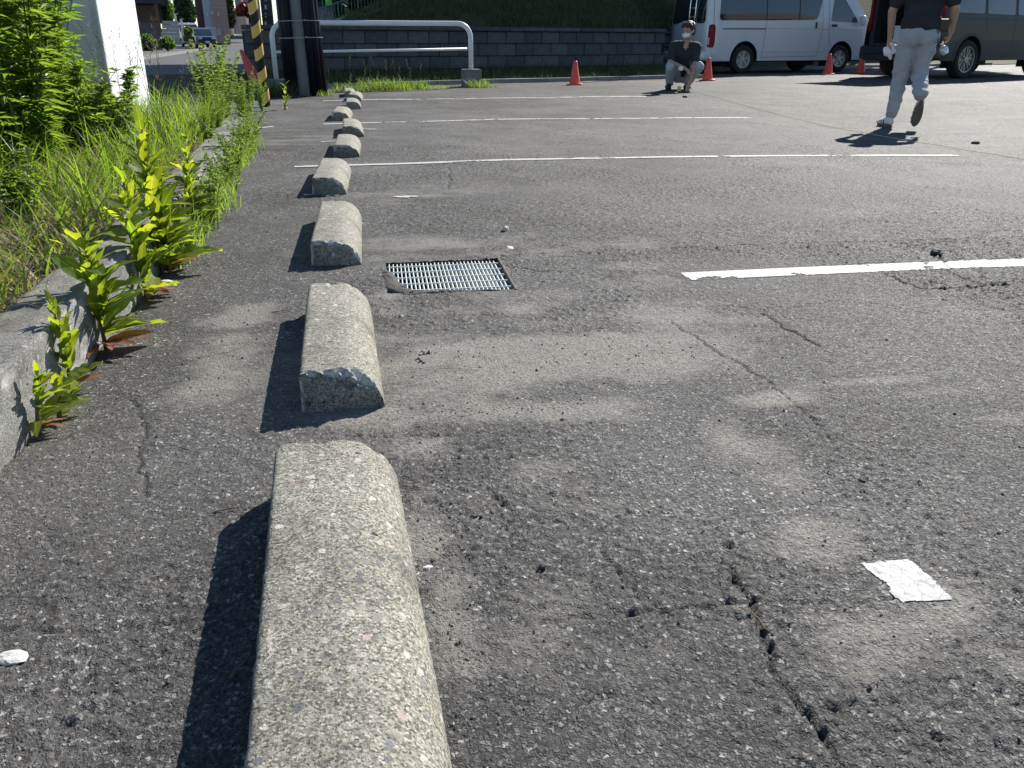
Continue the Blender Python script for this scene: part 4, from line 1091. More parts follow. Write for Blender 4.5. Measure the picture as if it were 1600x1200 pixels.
# ------------------------------------------------------------------ loose grit, stones, twigs and scraps
t = NT('grit'); c = t.ramp(t.attr('rnd'), [(0, (.055, .052, .048)), (.5, (.12, .115, .108)), (.85, (.24, .23, .21)), (1, (.45, .43, .39))]); t.pbsdf(c, .85, 0, .3); M['grit'] = t.m
q = np.random.RandomState(5); S = []
def put(px, py, sx, sy, n, r0, r1):
    c = G(px, py)
    for _ in range(n):
        x = c.x + q.normal(0, sx); y = c.y + q.normal(0, sy)
        if y < .45 or (DRAIN[0] - .01 < x < DRAIN[1] + .01 and DRAIN[2] - .01 < y < DRAIN[3] + .01): continue
        inside = any(abs(x - (a[0] + .09)) < .10 and a[1] < y < a[1] + a[2] for a in SP)
        if not inside and x > kb_x(y) + .02: S.append((x, y, q.uniform(r0, r1)))
put(720, 950, .025, .15, 60, .0015, 0.0034); put(690, 780, .02, .15, 28, .0015, 0.0034); put(860, 555, .25, .09, 135, .0014, 0.0036); put(790, 640, .12, .03, 46, .0015, 0.0034)
put(560, 680, .15, .05, 31, .0015, 0.0034); put(330, 560, .10, .25, 57, .0015, 0.0043); put(200, 620, .10, .25, 57, .0015, 0.0034); put(800, 430, .35, .15, 71, .0015, 0.0034)
put(1000, 850, .5, .3, 124, .0012, 0.0036); put(150, 950, .15, .2, 57, .0012, 0.003); put(1350, 1000, .2, .2, 78, .0012, 0.0034); put(1100, 620, .6, .5, 107, .0015, 0.0043); put(620, 500, .03, .2, 35, .0015, 0.0038); put(430, 330, .3, .8, 71, .002, 0.0051)
PS = np.array(S); z = zf(PS[:, 0], PS[:, 1])
oct_v = np.array([(1, 0, 0), (0, 1, 0), (-1, 0, 0), (0, -1, 0), (0, 0, 1), (0, 0, -1)], float); oct_f = np.array([(0, 1, 4), (1, 2, 4), (2, 3, 4), (3, 0, 4), (1, 0, 5), (2, 1, 5), (3, 2, 5), (0, 3, 5)])
n = len(PS); jit = q.uniform(.55, 1.35, (n, 6, 1)); an = q.uniform(0, 6.28, n)
V = oct_v[None] * jit * PS[:, 2][:, None, None] * np.array([1.15, .9, .65])
ca, sa = np.cos(an)[:, None], np.sin(an)[:, None]
V = np.stack([V[..., 0] * ca - V[..., 1] * sa + PS[:, 0][:, None], V[..., 0] * sa + V[..., 1] * ca + PS[:, 1][:, None], V[..., 2] + (z + PS[:, 2] * .3)[:, None]], -1)
F = (oct_f[None] + (np.arange(n) * 6)[:, None, None]).reshape(-1, 3)
me = fast_mesh('loose_grit', V.reshape(-1, 3), F, False); vattr(me, 'rnd', np.repeat(q.uniform(0, 1, n) ** 1.3, 8), 'FACE')
tag(link('loose_grit', me, M['grit']), kind='stuff')
simple('stone_dark', (.045, .044, .043), .8, 0, .4, .3, 30, .5, 80); simple('stone_pale', (.50, .49, .46), .85, 0, .3, .2, 30, .5, 80); simple('twig', (.16, .10, .06), .8, 0, .3, .3, 20); simple('dead_leaf', (.09, .06, .04), .8, 0, .3, .3, 20)
def rock(name, px, py, r, mat, seed, label, cat, flat=.6, long=1.3):
    q = np.random.RandomState(seed); bm = bmesh.new(); bmesh.ops.create_icosphere(bm, subdivisions=2, radius=1)
    for v in bm.verts:
        k = 1 + .9 * (float(fbm(v.co.x * 1.7 + seed, v.co.y * 1.7 + v.co.z * 2.3, seed, 3)) - .45); v.co = Vector((v.co.x * r * long * k, v.co.y * r * k, v.co.z * r * flat * k))
    me = bpy.data.meshes.new(name); bm.to_mesh(me); bm.free(); p = G(px, py)
    p.z = float(zf(p.x, p.y)[0]) + r * flat * .55
    return tag(link(name, me, M[mat], None, p, (0, 0, q.uniform(0, 3))), label, cat)
rock('stone', 1462, 398, .021, 'stone_dark', 1, 'dark lump of stone just above the thick white line', 'stone', .75)
rock('stone', 790, 361, .013, 'stone_pale', 2, 'small white scrap standing on the asphalt above the drain grate', 'scrap', 1.0)
rock('stone', 797, 387, .013, 'stone_pale', 3, 'flat white scrap just above the drain grate corner', 'scrap', .2, 2.0)
rock('stone', 20, 1030, .015, 'stone_pale', 4, 'pale flat scrap at the left picture edge', 'scrap', .3, 1.5)
rock('stone', 848, 888, .0055, 'stone_dark', 5, 'dark pebble right of the nearest wheel stop', 'pebble')
rock('stone', 1345, 752, .006, 'stone_dark', 6, 'dark pebble on the open asphalt right of centre', 'pebble')
rock('stone', 668, 888, .006, 'stone_pale', 7, 'pale pebble touching the right side of the nearest wheel stop', 'pebble', .5)
rock('stone', 262, 441, .014, 'stone_pale', 8, 'white scrap below the tallest dock weed', 'scrap', .3, 1.8)
rock('stone', 1524, 225, .03, 'stone_dark', 9, 'black stone near the right edge beside the string', 'stone')
rock('stone', 1070, 152.5, .03, 'stone_dark', 10, 'tiny dark stone in front of the squatting person', 'stone')
for k, (px_, py_, L, a, lb) in enumerate([(355, 800, .035, .1, 'thin brown twig left of the nearest wheel stop'), (378, 1045, .04, 1.2, 'thin twig lying in the shadow of the nearest wheel stop'), (1188, 975, .055, 1.9, 'pale dry stalk lying in the wide crack'), (440, 488, .05, .1, 'dry stalk lying left of the second wheel stop')]):
    p = G(px_, py_); z0 = float(zf(p.x, p.y)[0]) + .004
    P = [(p.x + math.cos(a) * L * s + .004 * math.sin(s * 5), p.y + math.sin(a) * L * s, z0 + .002 * math.sin(s * 3)) for s in (-.5, -.2, .1, .5)]
    tag(MB().tube(P, .0011, 5).build('twig', M['grass_dry'] if k >= 2 else M['twig'], None, True), lb, 'twig')
for px_, py_, L, sd, lb in ((655, 558, .042, 4, 'dark crumpled leaf right of the second wheel stop'), (757, 808, .022, 7, 'small dark crumpled bit beside a crack')):
    me = leaf_mesh('dead_leaf', L, L * .5, 7, .35, .6, -.25, sd, M['dead_leaf'], 2); p = G(px_, py_); p.z = float(zf(p.x, p.y)[0]) + .004
    tag(link('dead_leaf', me, None, None, p, (.1, .15, sd)), lb, 'dead leaf')

# ------------------------------------------------------------------ vehicles
def inpoly(x, y, P):
    c = False; n = len(P)
    for i in range(n):
        x0, y0 = P[i]; x1, y1 = P[(i + 1) % n]
        if (y0 > y) != (y1 > y) and x < (x1 - x0) * (y - y0) / (y1 - y0) + x0: c = not c
    return c
def fill2d(outer, holes=(), step=.12):
    """triangulated polygon with holes and inner points: list of 2d points and triangles"""
    pts = []; edges = []
    for P in [outer] + list(holes):
        b = len(pts); pts += [Vector(p) for p in P]; edges += [(b + i, b + (i + 1) % len(P)) for i in range(len(P))]
    x0 = min(p[0] for p in outer); x1 = max(p[0] for p in outer); y0 = min(p[1] for p in outer); y1 = max(p[1] for p in outer)
    gx = x0 + step / 2
    while gx < x1:
        gy = y0 + step / 2
        while gy < y1:
            if inpoly(gx, gy, outer) and not any(inpoly(gx, gy, h) for h in holes): pts.append(Vector((gx, gy)))
            gy += step
        gx += step
    r = delaunay_2d_cdt(pts, edges, [], 0, 1e-5)
    vs, fs = r[0], r[2]; F = []
    for f in fs:
        cx = sum(vs[i][0] for i in f) / 3; cy = sum(vs[i][1] for i in f) / 3
        if inpoly(cx, cy, outer) and not any(inpoly(cx, cy, h) for h in holes): F.append(tuple(f))
    return [(v[0], v[1]) for v in vs], F
def arc(cx, cz, r, a0, a1, n): return [(cx + r * math.cos(a0 + (a1 - a0) * k / n), cz + r * math.sin(a0 + (a1 - a0) * k / n)) for k in range(n + 1)]
def rpoly(P, r=.06, n=4):
    """rounded polygon"""
    out = []; k = len(P)
    for i in range(k):
        p = Vector(P[i]); a = (Vector(P[i - 1]) - p); b = (Vector(P[(i + 1) % k]) - p); rr = min(r, a.length * .45, b.length * .45)
        a.normalize(); b.normalize(); s, e = p + a * rr, p + b * rr
        for j in range(n + 1):
            t_ = j / n; out.append(tuple((1 - t_) ** 2 * s + 2 * t_ * (1 - t_) * p + t_ * t_ * e))
    return out
class Car:
    def __init__(s, root, hw): s.root = root; s.hw = hw
    def side(s, name, poly, mat, off=0.0, sides=(-1, 1), holes=(), step=.12, smooth=True):
        v2, f = fill2d(poly, holes, step); o = None
        for sd in sides:
            m = MB(); V = [(x, sd * (s.hw(x, z) + off), z) for x, z in v2]
            m.add(V, f if sd > 0 else [tuple(reversed(q)) for q in f]); o = m.build(name, mat, s.root, smooth)
        return o
    def shell(s, poly, chain, mat, bulge=lambda x, z, v: (0, 0), step=.13, n=8):
        """both flanks and the surface between them as one skin"""
        v2, f = fill2d(poly, (), step); m = MB()
        for sd in (-1, 1): m.add([(x, sd * s.hw(x, z), z) for x, z in v2], f if sd > 0 else [tuple(reversed(q)) for q in f])
        V = []; F = []
        for (x, z) in chain:
            for j in range(n + 1):
                v = -1 + 2 * j / n; dx, dz = bulge(x, z, v); V.append((x + dx, v * s.hw(x, z), z + dz))
        for i in range(len(chain) - 1):
            for j in range(n): F.append((i * (n + 1) + j, i * (n + 1) + j + 1, (i + 1) * (n + 1) + j + 1, (i + 1) * (n + 1) + j))
        m.add(V, F); o = m.build('body', mat, s.root, True)
        bm = bmesh.new(); bm.from_mesh(o.data); bmesh.ops.remove_doubles(bm, verts=bm.verts, dist=.001); bmesh.ops.recalc_face_normals(bm, faces=bm.faces); bm.to_mesh(o.data); bm.free()
        return smooth_by_angle(o, 48)
    def across(s, name, chain, mat, bulge=lambda x, z, v: (0, 0), n=8, off=0):
        """surface from side to side along an open chain of outline points"""
        V = []; F = []
        for (x, z) in chain:
            w_ = s.hw(x, z) + off
            for j in range(n + 1):
                v = -1 + 2 * j / n; dx, dz = bulge(x, z, v); V.append((x + dx, v * w_, z + dz))
        for i in range(len(chain) - 1):
            for j in range(n): F.append((i * (n + 1) + j, i * (n + 1) + j + 1, (i + 1) * (n + 1) + j + 1, (i + 1) * (n + 1) + j))
        return mk(name, V, F, mat, s.root, True)
    def arch(s, cx, cz, r, mat, depth=.30):
        P = arc(cx, cz, r - .004, R_(-10), R_(190), 20)
        for sd in (-1, 1):
            m = MB(); V = []
            for x, z in P: V += [(x, sd * (s.hw(x, z) - .005), z), (x, sd * (s.hw(x, z) - depth), z)]
            m.add(V, [(2 * i, 2 * i + 1, 2 * i + 3, 2 * i + 2) for i in range(len(P) - 1)])
            m.add([(cx - r, sd * (s.hw(cx, cz) - depth), cz - .2), (cx + r, sd * (s.hw(cx, cz) - depth), cz - .2), (cx + r, sd * (s.hw(cx, cz) - depth), cz + r), (cx - r, sd * (s.hw(cx, cz) - depth), cz + r)], [(0, 1, 2, 3)]); m.build('wheel_arch', mat, s.root)
    def line(s, name, pts, mat, w_=.007, sides=(-1, 1), off=.0025, n=10):
        """thin dark seam that follows the side surface"""
        for sd in sides:
            m = MB(); P = []
            for a, b in zip(pts[:-1], pts[1:]):
                for k in range(n): P.append((a[0] + (b[0] - a[0]) * k / n, a[1] + (b[1] - a[1]) * k / n))
            P.append(pts[-1]); V = []
            for i, (x, z) in enumerate(P):
                x2, z2 = P[min(i + 1, len(P) - 1)]; x1_, z1_ = P[max(i - 1, 0)]; dx, dz = x2 - x1_, z2 - z1_; l = math.hypot(dx, dz) or 1; nx, nz = -dz / l * w_ / 2, dx / l * w_ / 2
                for e in (-1, 1): V.append((x + e * nx, sd * (s.hw(x + e * nx, z + e * nz) + off), z + e * nz))
            m.add(V, [(2 * i, 2 * i + 1, 2 * i + 3, 2 * i + 2) for i in range(len(P) - 1)]); o = m.build(name, mat, s.root)
        return o
def wheel(parent, x, y, r, wd, rim_r, spokes, out, M_t, M_r, M_d, double=False):
    """tyre with a spoked rim; out = +1/-1 side that faces outwards"""
    T = Matrix.Rotation(R_(90), 4, 'X'); prof = [(rim_r, -wd * .42), (rim_r + .02, -wd * .48), (r * .93, -wd * .5), (r * .985, -wd * .40), (r, -wd * .2), (r, wd * .2), (r * .985, wd * .40), (r * .93, wd * .5), (rim_r + .02, wd * .48), (rim_r, wd * .42)]
    m = MB(); m.lathe(prof, (0, 0, 0), 40, T); m.f = m.f[:-2]
    ty = m.build('wheel', M_t, parent, True, (x, y, r)); 
    m = MB(); m.lathe([(0.001, 0), (rim_r * .99, 0)], (0, out * wd * .10, 0), 32, T); m.build('rim_back', M_d, ty, True)
    m = MB(); yo = out * wd * .40
    m.lathe([(rim_r * .90, -.02), (rim_r * .93, .012), (rim_r, .014), (rim_r * 1.01, -.02)], (0, yo, 0), 40, T)
    m.lathe([(.001, .01), (rim_r * .24, .008), (rim_r * .27, -.02)], (0, yo, 0), 20, Matrix.Rotation(R_(90 if out < 0 else -90), 4, 'X'))
    for k in range(spokes):
        for da in ((-.13, .13) if double else (0,)):
            a = 2 * math.pi * k / spokes + .3; a2 = a + da * 1.6; a1 = a + da * .6
            w0, w1 = (.05, .07) if not double else (.022, .026)
            if not double: w0, w1 = rim_r * .20, rim_r * .24
            d0 = Vector((math.cos(a1), 0, math.sin(a1))); d1 = Vector((math.cos(a2), 0, math.sin(a2))); t0 = Vector((-math.sin(a1), 0, math.cos(a1))); t1 = Vector((-math.sin(a2), 0, math.cos(a2)))
            p0_, p1_ = d0 * rim_r * .2, d1 * rim_r * .93; o_ = Vector((0, yo - out * .004, 0)); b_ = Vector((0, -out * .03, 0))
            V = [p0_ - t0 * w0 / 2 + o_, p0_ + t0 * w0 / 2 + o_, p1_ + t1 * w1 / 2 + o_, p1_ - t1 * w1 / 2 + o_]
            m.add(V + [q_ + b_ for q_ in V], [(0, 1, 2, 3), (0, 4, 5, 1), (1, 5, 6, 2), (3, 2, 6, 7), (0, 3, 7, 4), (7, 6, 5, 4)])
    m.build('rim', M_r, ty); return ty
def paint(name, col, rough=.25, metal=0, coat=.6, dirt=.25):
    t = NT(name); c = t.mix(t.math('MULTIPLY', t.ramp(t.noise(1.6, 6, .65), [(.45, 0), (.75, 1)]), dirt), col, tuple(x * .6 + .05 for x in col)); t.pbsdf(c, rough, metal, .5, None, coat); M[name] = t.m
paint('van_white', (.62, .63, .645), .3, 0, .5, .2); paint('suv_dark', (.012, .015, .020), .55, 0, .10, .05)
simple('tyre', (.022, .022, .023), .85, 0, .3, .2, 20, .3, 80); simple('alloy', (.55, .56, .57), .35, .7, .5, .08); simple('alloy_dark', (.22, .23, .24), .35, .8, .5, .1); simple('wheel_dark', (.02, .02, .022), .7)
simple('car_black', (.016, .017, .019), .55, 0, .5, .2); simple('seam_dark', (.03, .031, .033), .7); simple('tail_red', (.22, .006, .010), .35, 0, .15, .1, 8); simple('lamp_clear', (.62, .62, .62), .15, 0, .6, .05, coat=.6)
t = NT('dark_glass'); t.pbsdf(t.mix(t.noise(1.5, 2), (.012, .016, .022), (.03, .036, .045)), .06, 0, .9, None, .4); M['dark_glass'] = t.m
simple('chrome', (.75, .76, .77), .18, .95, .5, .03)

# --- white van, long body, nose to the right
VA = R_(15); vp = G(1155, 115); vdir = Vector((math.cos(VA), math.sin(VA), 0)); vnor = Vector((-math.sin(VA), math.cos(VA), 0))
VL, VWB, VX, VR = 5.36, 3.11, 1.12, .335
def van_hw(x, z):
    w_ = .86
    if z > 1.08: w_ -= .105 * ((z - 1.08) / .88) ** 1.15
    if z < .55: w_ -= .025 * ((.55 - z) / .3)
    e = min(x, VL - x); 
    if e < .28: w_ -= .09 * ((.28 - e) / .28) ** 2
    return w_
vo = vp - vdir * VX + vnor * (van_hw(1, .4) - .11)
van = empty('white_van', (vo.x, vo.y, bz(vp.x, vp.y)), VA, 'long white passenger van parked side-on behind the squatting person', 'van')
VC = Car(van, van_hw); ra = .415; za = VR + .01
top = [(VL - .02, .62), (VL - .03, .95), (VL - .16, 1.12), (VL - .62, 1.62), (VL - .86, 1.88), (VL - 1.25, 1.965), (2.6, 1.99), (.5, 1.975), (.16, 1.92), (.07, 1.74), (.03, 1.2), (.0, .75), (.02, .42)]
lo = .30
bot = [(.04, lo), (VX - ra * .98, lo)] + arc(VX, za, ra, R_(184), R_(-4), 18) + [(VX + ra * .98, lo), (VX + VWB - ra * .98, lo)] + arc(VX + VWB, za, ra, R_(184), R_(-4), 18) + [(VX + VWB + ra * .98, lo), (VL - .06, lo)]
outline = bot + top
wins = [rpoly([(.30, 1.22), (1.70, 1.235), (3.28, 1.26), (3.36, 1.34), (3.50, 1.80), (.34, 1.80)], .09), rpoly([(3.78, 1.23), (4.68, 1.20), (4.62, 1.32), (4.22, 1.76), (3.86, 1.78)], .05)]
def vb(x, z, v):
    k = (1 - abs(v) ** 2.2)
    if x < .4: return (-.07 * k, 0)
    if z > 1.85: return (0, .05 * k)
    return (.10 * k, 0)
VC.shell(outline, [(VL - .06, lo)] + top + [(.04, lo)], M['van_white'], vb)
for x in (VX, VX + VWB): VC.arch(x, za, ra, M['wheel_dark'])
m = MB(); m.box((VL / 2, 0, .33), (VL - .5, 1.3, .12)); m.build('underbody', M['wheel_dark'], van)
for w_ in wins: VC.side('side_window', w_, M['dark_glass'], .004, (-1, 1), (), .2)
VC.line('window_divider', [(1.72, 1.24), (1.72, 1.80)], M['car_black'], .03, off=.007); VC.line('window_divider', [(2.75, 1.26), (2.75, 1.80)], M['car_black'], .03, off=.007)
VC.line('door_seam', [(1.72, 1.22), (1.70, .95), (1.66, .38)], M['seam_dark'], .008); VC.line('door_seam', [(3.46, 1.80), (3.52, 1.2), (3.44, .40), (1.66, .38)], M['seam_dark'], .008)
VC.line('door_seam', [(3.70, 1.82), (3.72, 1.1), (3.80, .72), (3.86, .66)], M['seam_dark'], .008); VC.line('sliding_rail', [(.40, 1.03), (1.70, 1.035)], M['seam_dark'], .022); VC.line('body_crease', [(.12, 1.06), (4.9, 1.03)], M['seam_dark'], .004)
VC.line('sill_line', [(1.60, .50), (3.78, .50)], M['seam_dark'], .004); VC.line('door_seam', [(.16, 1.85), (.15, 1.3), (.14, .62)], M['seam_dark'], .008)
for sd in (-1, 1):
    for x, dx, dz in ((3.30, .035, .15), (3.90, .17, .055)): MB().bbox((x, sd * (van_hw(x, 1.13) + .012), 1.13), (dx, .03, dz), .006).build('door_handle', M['car_black'], van)
for sd in (-1, 1):
    P = rpoly([(.02, .62), (.17, .60), (.20, .72), (.20, 1.05), (.17, 1.14), (.04, 1.12)], .04)
    tl = VC.side('tail_light', P, M['tail_red'], .006, (sd,), (), .2)
    m = MB(); m.box((.055, sd * (van_hw(.05, .75) + .006), .75), (.05, .012, .16)); m.build('clear_lamp', M['lamp_clear'], tl)
m = MB(); m.bbox((-.02, 0, .42), (.30, 1.66, .20), .04); m.build('rear_bumper', M['van_white'], van, True)
m = MB(); m.bbox((-.10, 0, .61), (.06, 1.5, .04), .01); m.build('bumper_step', M['car_black'], van)
def rear_panel(name, yz, mat, dx, parent, r=.06):
    v2, f = fill2d(rpoly(yz, r), (), .25); V = []
    for y, z in v2:
        x = np.interp(z, [.42, .75, 1.2, 1.74, 1.92], [.02, .0, .03, .07, .16]) - .07 * (1 - min(1, abs(y / .86)) ** 2.2) + dx; V.append((x, y, z))
    return mk(name, V, [tuple(reversed(q)) for q in f], mat, parent, True)
rear_panel('rear_window', [(-.70, 1.16), (.70, 1.16), (.64, 1.82), (-.64, 1.82)], M['dark_glass'], -.014, van, .1)
m = MB()
for y in (-.46, -.22):
    m.tube([(-.10, y, 1.12), (-.16, y, 1.2), (-.13, y, 1.7), (-.02, y, 2.02), (.2, y, 2.10)], .014, 8)
for z in (1.3, 1.5, 1.7): m.tube([(-.15 + (z - 1.3) * .04, -.46, z), (-.15 + (z - 1.3) * .04, -.22, z)], .011, 8)
m.build('rear_ladder', M['chrome'], van, True)
for x in (VX, VX + VWB):
    for sd in (-1, 1): wheel(van, x, sd * (.86 - .115), VR, .20, .205, 6, sd, M['tyre'], M['alloy'], M['wheel_dark'])
for sd in (-1, 1): MB().bbox((4.72, sd * .98, 1.25), (.10, .16, .24), .03).build('door_mirror', M['van_white'], van, True)
m = MB(); m.bbox((VL - .02, 0, .42), (.16, 1.62, .26), .05); m.build('front_bumper', M['van_white'], van, True)

# --- dark vehicle, tailgate up, from behind; unseen roof raised to lengthen its shadow
SA = R_(21); spt = G(1497, 122.5); sdir = Vector((math.cos(SA), math.sin(SA), 0)); snor = Vector((-math.sin(SA), math.cos(SA), 0))
SLn, SWB, SX, SRr = 4.85, 2.78, 1.02, .385
def suv_hw(x, z):
    w_ = .97
    if z > 1.15: w_ -= .16 * ((z - 1.15) / .95) ** 1.1
    if z < .6: w_ -= .02 * ((.6 - z) / .3)
    e = min(x, SLn - x)
    if e < .25: w_ -= .05 * ((.25 - e) / .25) ** 2
    return w_
so = spt - sdir * SX + snor * (.97 - .13)
suv = empty('dark_van', (so.x, so.y, bz(spt.x, spt.y)), SA, 'dark grey vehicle with its tailgate raised behind the walking person', 'van')
SC_ = Car(suv, suv_hw); ra = .45; za = SRr + .02; lo = .36
top = [(SLn, .70), (SLn - .02, .95), (SLn - .2, 1.12), (SLn - .75, 1.28), (SLn - 1.5, 1.95), (SLn - 2.1, 2.10), (1.2, 2.13), (.32, 2.09), (.20, 2.03), (.06, 1.25), (.02, 1.0), (.0, .72), (.04, .45)]
bot = [(.10, lo), (SX - ra * .98, lo)] + arc(SX, za, ra, R_(184), R_(-4), 18) + [(SX + ra * .98, lo), (SX + SWB - ra * .98, lo)] + arc(SX + SWB, za, ra, R_(184), R_(-4), 18) + [(SX + SWB + ra * .98, lo), (SLn - .1, lo)]
wn = [rpoly([(.42, 1.30), (1.35, 1.29), (1.35, 1.90), (.58, 1.90)], .06), rpoly([(1.45, 1.29), (2.45, 1.28), (2.42, 1.92), (1.45, 1.92)], .05), rpoly([(2.55, 1.28), (3.80, 1.27), (3.15, 1.85), (2.55, 1.92)], .05)]
SC_.shell(bot + top, [(SLn - .1, lo)] + top[:9], M['suv_dark'], lambda x, z, v: (.12 * (1 - abs(v) ** 2) if x > 4.5 else 0, .04 * (1 - v * v) if z > 1.6 else 0))
for w_ in wn: SC_.side('side_window', w_, M['dark_glass'], .004, (-1, 1), (), .2)
for x in (SX, SX + SWB):
    SC_.arch(x, za, ra, M['wheel_dark'])
    SC_.line('arch_trim', arc(x, za, ra + .03, R_(182), R_(-2), 14), M['car_black'], .06, off=.006, n=2)
    for sd in (-1, 1): wheel(suv, x, sd * (.97 - .13), SRr, .24, .265, 6, sd, M['tyre'], M['alloy_dark'], M['wheel_dark'], True)
SC_.line('door_seam', [(1.40, 1.98), (1.42, 1.25), (1.52, .90)], M['seam_dark'], .008); SC_.line('door_seam', [(2.50, 2.0), (2.50, .46), (1.62, .46)], M['seam_dark'], .008); SC_.line('shoulder_crease', [(.15, 1.20), (4.2, 1.16)], M['seam_dark'], .006)
m = MB(); m.bbox((.04, 0, .52), (.30, 1.90, .30), .06); m.build('rear_bumper', M['suv_dark'], suv, True)
m = MB(); m.bbox((.0, 0, .42), (.30, 1.60, .14), .03); m.build('bumper_skirt', M['car_black'], suv, True)
# cargo space: floor, side linings, seat backs, all behind the open tailgate
m = MB(); m.box((.75, 0, .69), (1.40, 1.62, .04)); m.box((1.47, 0, 1.28), (.08, 1.52, 1.18))
for sd in (-1, 1): m.box((.78, sd * .78, 1.30), (1.36, .03, 1.22))
m.build('cargo_lining', M['car_black'], suv)
m = MB()
for sd in (-1, 1):
    m.box((.19, sd * .84, 1.30), (.16, .10, 1.30))
m.box((.33, 0, 2.02), (.12, 1.58, .08)); m.build('tailgate_frame', M['suv_dark'], suv)
for sd in (-1, 1):
    m = MB(); m.bbox((.075, sd * .885, 1.32), (.06, .055, .74), .012); m.build('tail_light', M['tail_red'], suv, True)
tg = Matrix.Rotation(R_(9), 4, 'Y')
m = MB(); m.bbox((-.66, 0, 0), (1.34, 1.62, .07), .03); v = [tg @ Vector(p) + Vector((.30, 0, 2.10)) for p in m.v]; m.v = v
gate = m.build('tailgate', M['suv_dark'], suv, True)
m = MB(); m.box((-.45, 0, .042), (.6, 1.3, .012)); m.v = [tg @ Vector(p) + Vector((.30, 0, 2.10)) for p in m.v]; m.build('tailgate_window', M['dark_glass'], gate)
simple('box_pale', (.50, .55, .60), .5, 0, .4, .1)
ct = empty('storage_box', suv.matrix_basis @ Vector((.42, .18, .712)), SA + .1, 'pale plastic storage box inside the open dark vehicle', 'box')
m = MB(); m.bbox((0, 0, .16), (.42, .36, .32), .02); m.build('box_shell', M['box_pale'], ct); m = MB(); m.bbox((0, 0, .335), (.45, .39, .03), .01); m.build('lid', M['white_pipe'], ct)

# ------------------------------------------------------------------ people
def capsule(m, a, b, ra, rb, n=14, squash=None):
    a, b = Vector(a), Vector(b); d = b - a; L = d.length; d.normalize()
    q = Vector((0, 0, 1)).rotation_difference(d).to_matrix().to_4x4(); prof = []
    for k in range(5): t_ = math.pi / 2 * k / 4; prof.append((max(ra * math.sin(t_), .0001), -ra * math.cos(t_)))
    for k in range(5): t_ = math.pi / 2 * k / 4; prof.append((max(rb * math.cos(t_), .0001), L + rb * math.sin(t_)))
    m.lathe(prof, a, n, q)
def ellip(m, c, r, rot=None, n=16):
    prof = [(max(math.sin(math.pi * k / 10), .0001), -math.cos(math.pi * k / 10)) for k in range(11)]
    S = Matrix.Diagonal((r[0], r[1], r[2], 1)); m.lathe(prof, c, n, (rot.to_4x4() @ S) if rot is not None else S)
def skinmesh(name, m, mat, parent, voxel=.010, smooth=6, wrinkle=0.0, wscale=9.0, seed=0, stretch=(1, 1, 1)):
    """joins overlapping volumes into one continuous skin"""
    me = bpy.data.meshes.new(name + '_src'); me.from_pydata([tuple(p) for p in m.v], [], m.f); me.update()
    o = bpy.data.objects.new(name + '_src', me); COL.objects.link(o)
    r = o.modifiers.new('r', 'REMESH'); r.mode = 'VOXEL'; r.voxel_size = voxel
    s = o.modifiers.new('s', 'SMOOTH'); s.factor = .5; s.iterations = smooth
    dg_ = bpy.context.evaluated_depsgraph_get(); ev = o.evaluated_get(dg_); out = bpy.data.meshes.new_from_object(ev)
    bpy.data.objects.remove(o, do_unlink=True)
    out.name = name; n = len(out.vertices)
    if wrinkle:
        co = np.empty(n * 3); out.vertices.foreach_get('co', co); co = co.reshape(-1, 3); no = np.empty(n * 3); out.vertices.foreach_get('normal', no); no = no.reshape(-1, 3)
        w_ = fbm(co[:, 0] * wscale * stretch[0] + co[:, 1] * 4, co[:, 2] * wscale * stretch[2] + co[:, 1] * wscale * .6, seed, 3) - .45
        w2 = np.abs(fbm(co[:, 0] * wscale * .6 + 4, co[:, 2] * wscale * 1.5 + co[:, 0] * 5, seed + 4, 2) - .38) - .12
        co = co + no * (w_ * wrinkle + w2 * wrinkle * .9)[:, None]; out.vertices.foreach_set('co', co.ravel())
    out.polygons.foreach_set('use_smooth', [True] * len(out.polygons)); out.materials.clear(); out.update()
    return link(name, out, mat, parent)
def hand(m, wrist, dirv, palm_n, L=.17, curl=.5, thumb_side=1, spread=.06):
    """palm and five bent fingers, rooted at the wrist; palm_n is the way the palm faces"""
    d = Vector(dirv).normalized(); n = Vector(palm_n); n = (n - d * n.dot(d)).normalized(); s = d.cross(n) * thumb_side; w0 = Vector(wrist)
    pl = L * .52
    for k in (-1, 0, 1): capsule(m, w0 + s * k * .018, w0 + d * pl + s * k * .024, .017, .015, 8)
    for k, (ln, of) in enumerate([(.40, 1.5), (.46, .5), (.44, -.5), (.36, -1.5)]):
        p = w0 + d * pl * .92 + s * of * .0185; dd = (d + s * of * spread).normalized(); a = 0
        for j in range(3):
            a += curl * (.7 + .25 * k * .3); q_ = dd * math.cos(a) + n * math.sin(a); e = p + q_ * L * ln * (.46, .32, .24)[j]
            capsule(m, p, e, (.0095, .0085, .0078)[j], (.0085, .0078, .006)[j], 8); p = e
    p = w0 + d * pl * .25 + s * .024
    for j in range(2):
        q_ = (d * (.65 + .2 * j) + s * (.75 - .45 * j) + n * (.35 + .3 * j)).normalized(); e = p + q_ * L * (.22, .17)[j]
        capsule(m, p, e, (.012, .010)[j], (.010, .008)[j], 8); p = e
t = NT('skin'); c = t.mix(t.noise(12, 3), (.36, .20, .14), (.46, .27, .19)); t.pbsdf(c, .5, 0, .4); M['skin'] = t.m
simple('hair', (.018, .013, .011), .45, 0, .5, .4, 40, .6, 130); simple('shirt_black', (.020, .021, .025), .85, 0, .25, .25, 12); simple('shirt_charcoal', (.030, .031, .035), .85, 0, .25, .25, 12)
simple('trousers_pale', (.36, .365, .38), .85, 0, .25, .12, 14, .25, 260); simple('trousers_grey', (.36, .37, .39), .85, 0, .25, .12, 14, .25, 260)
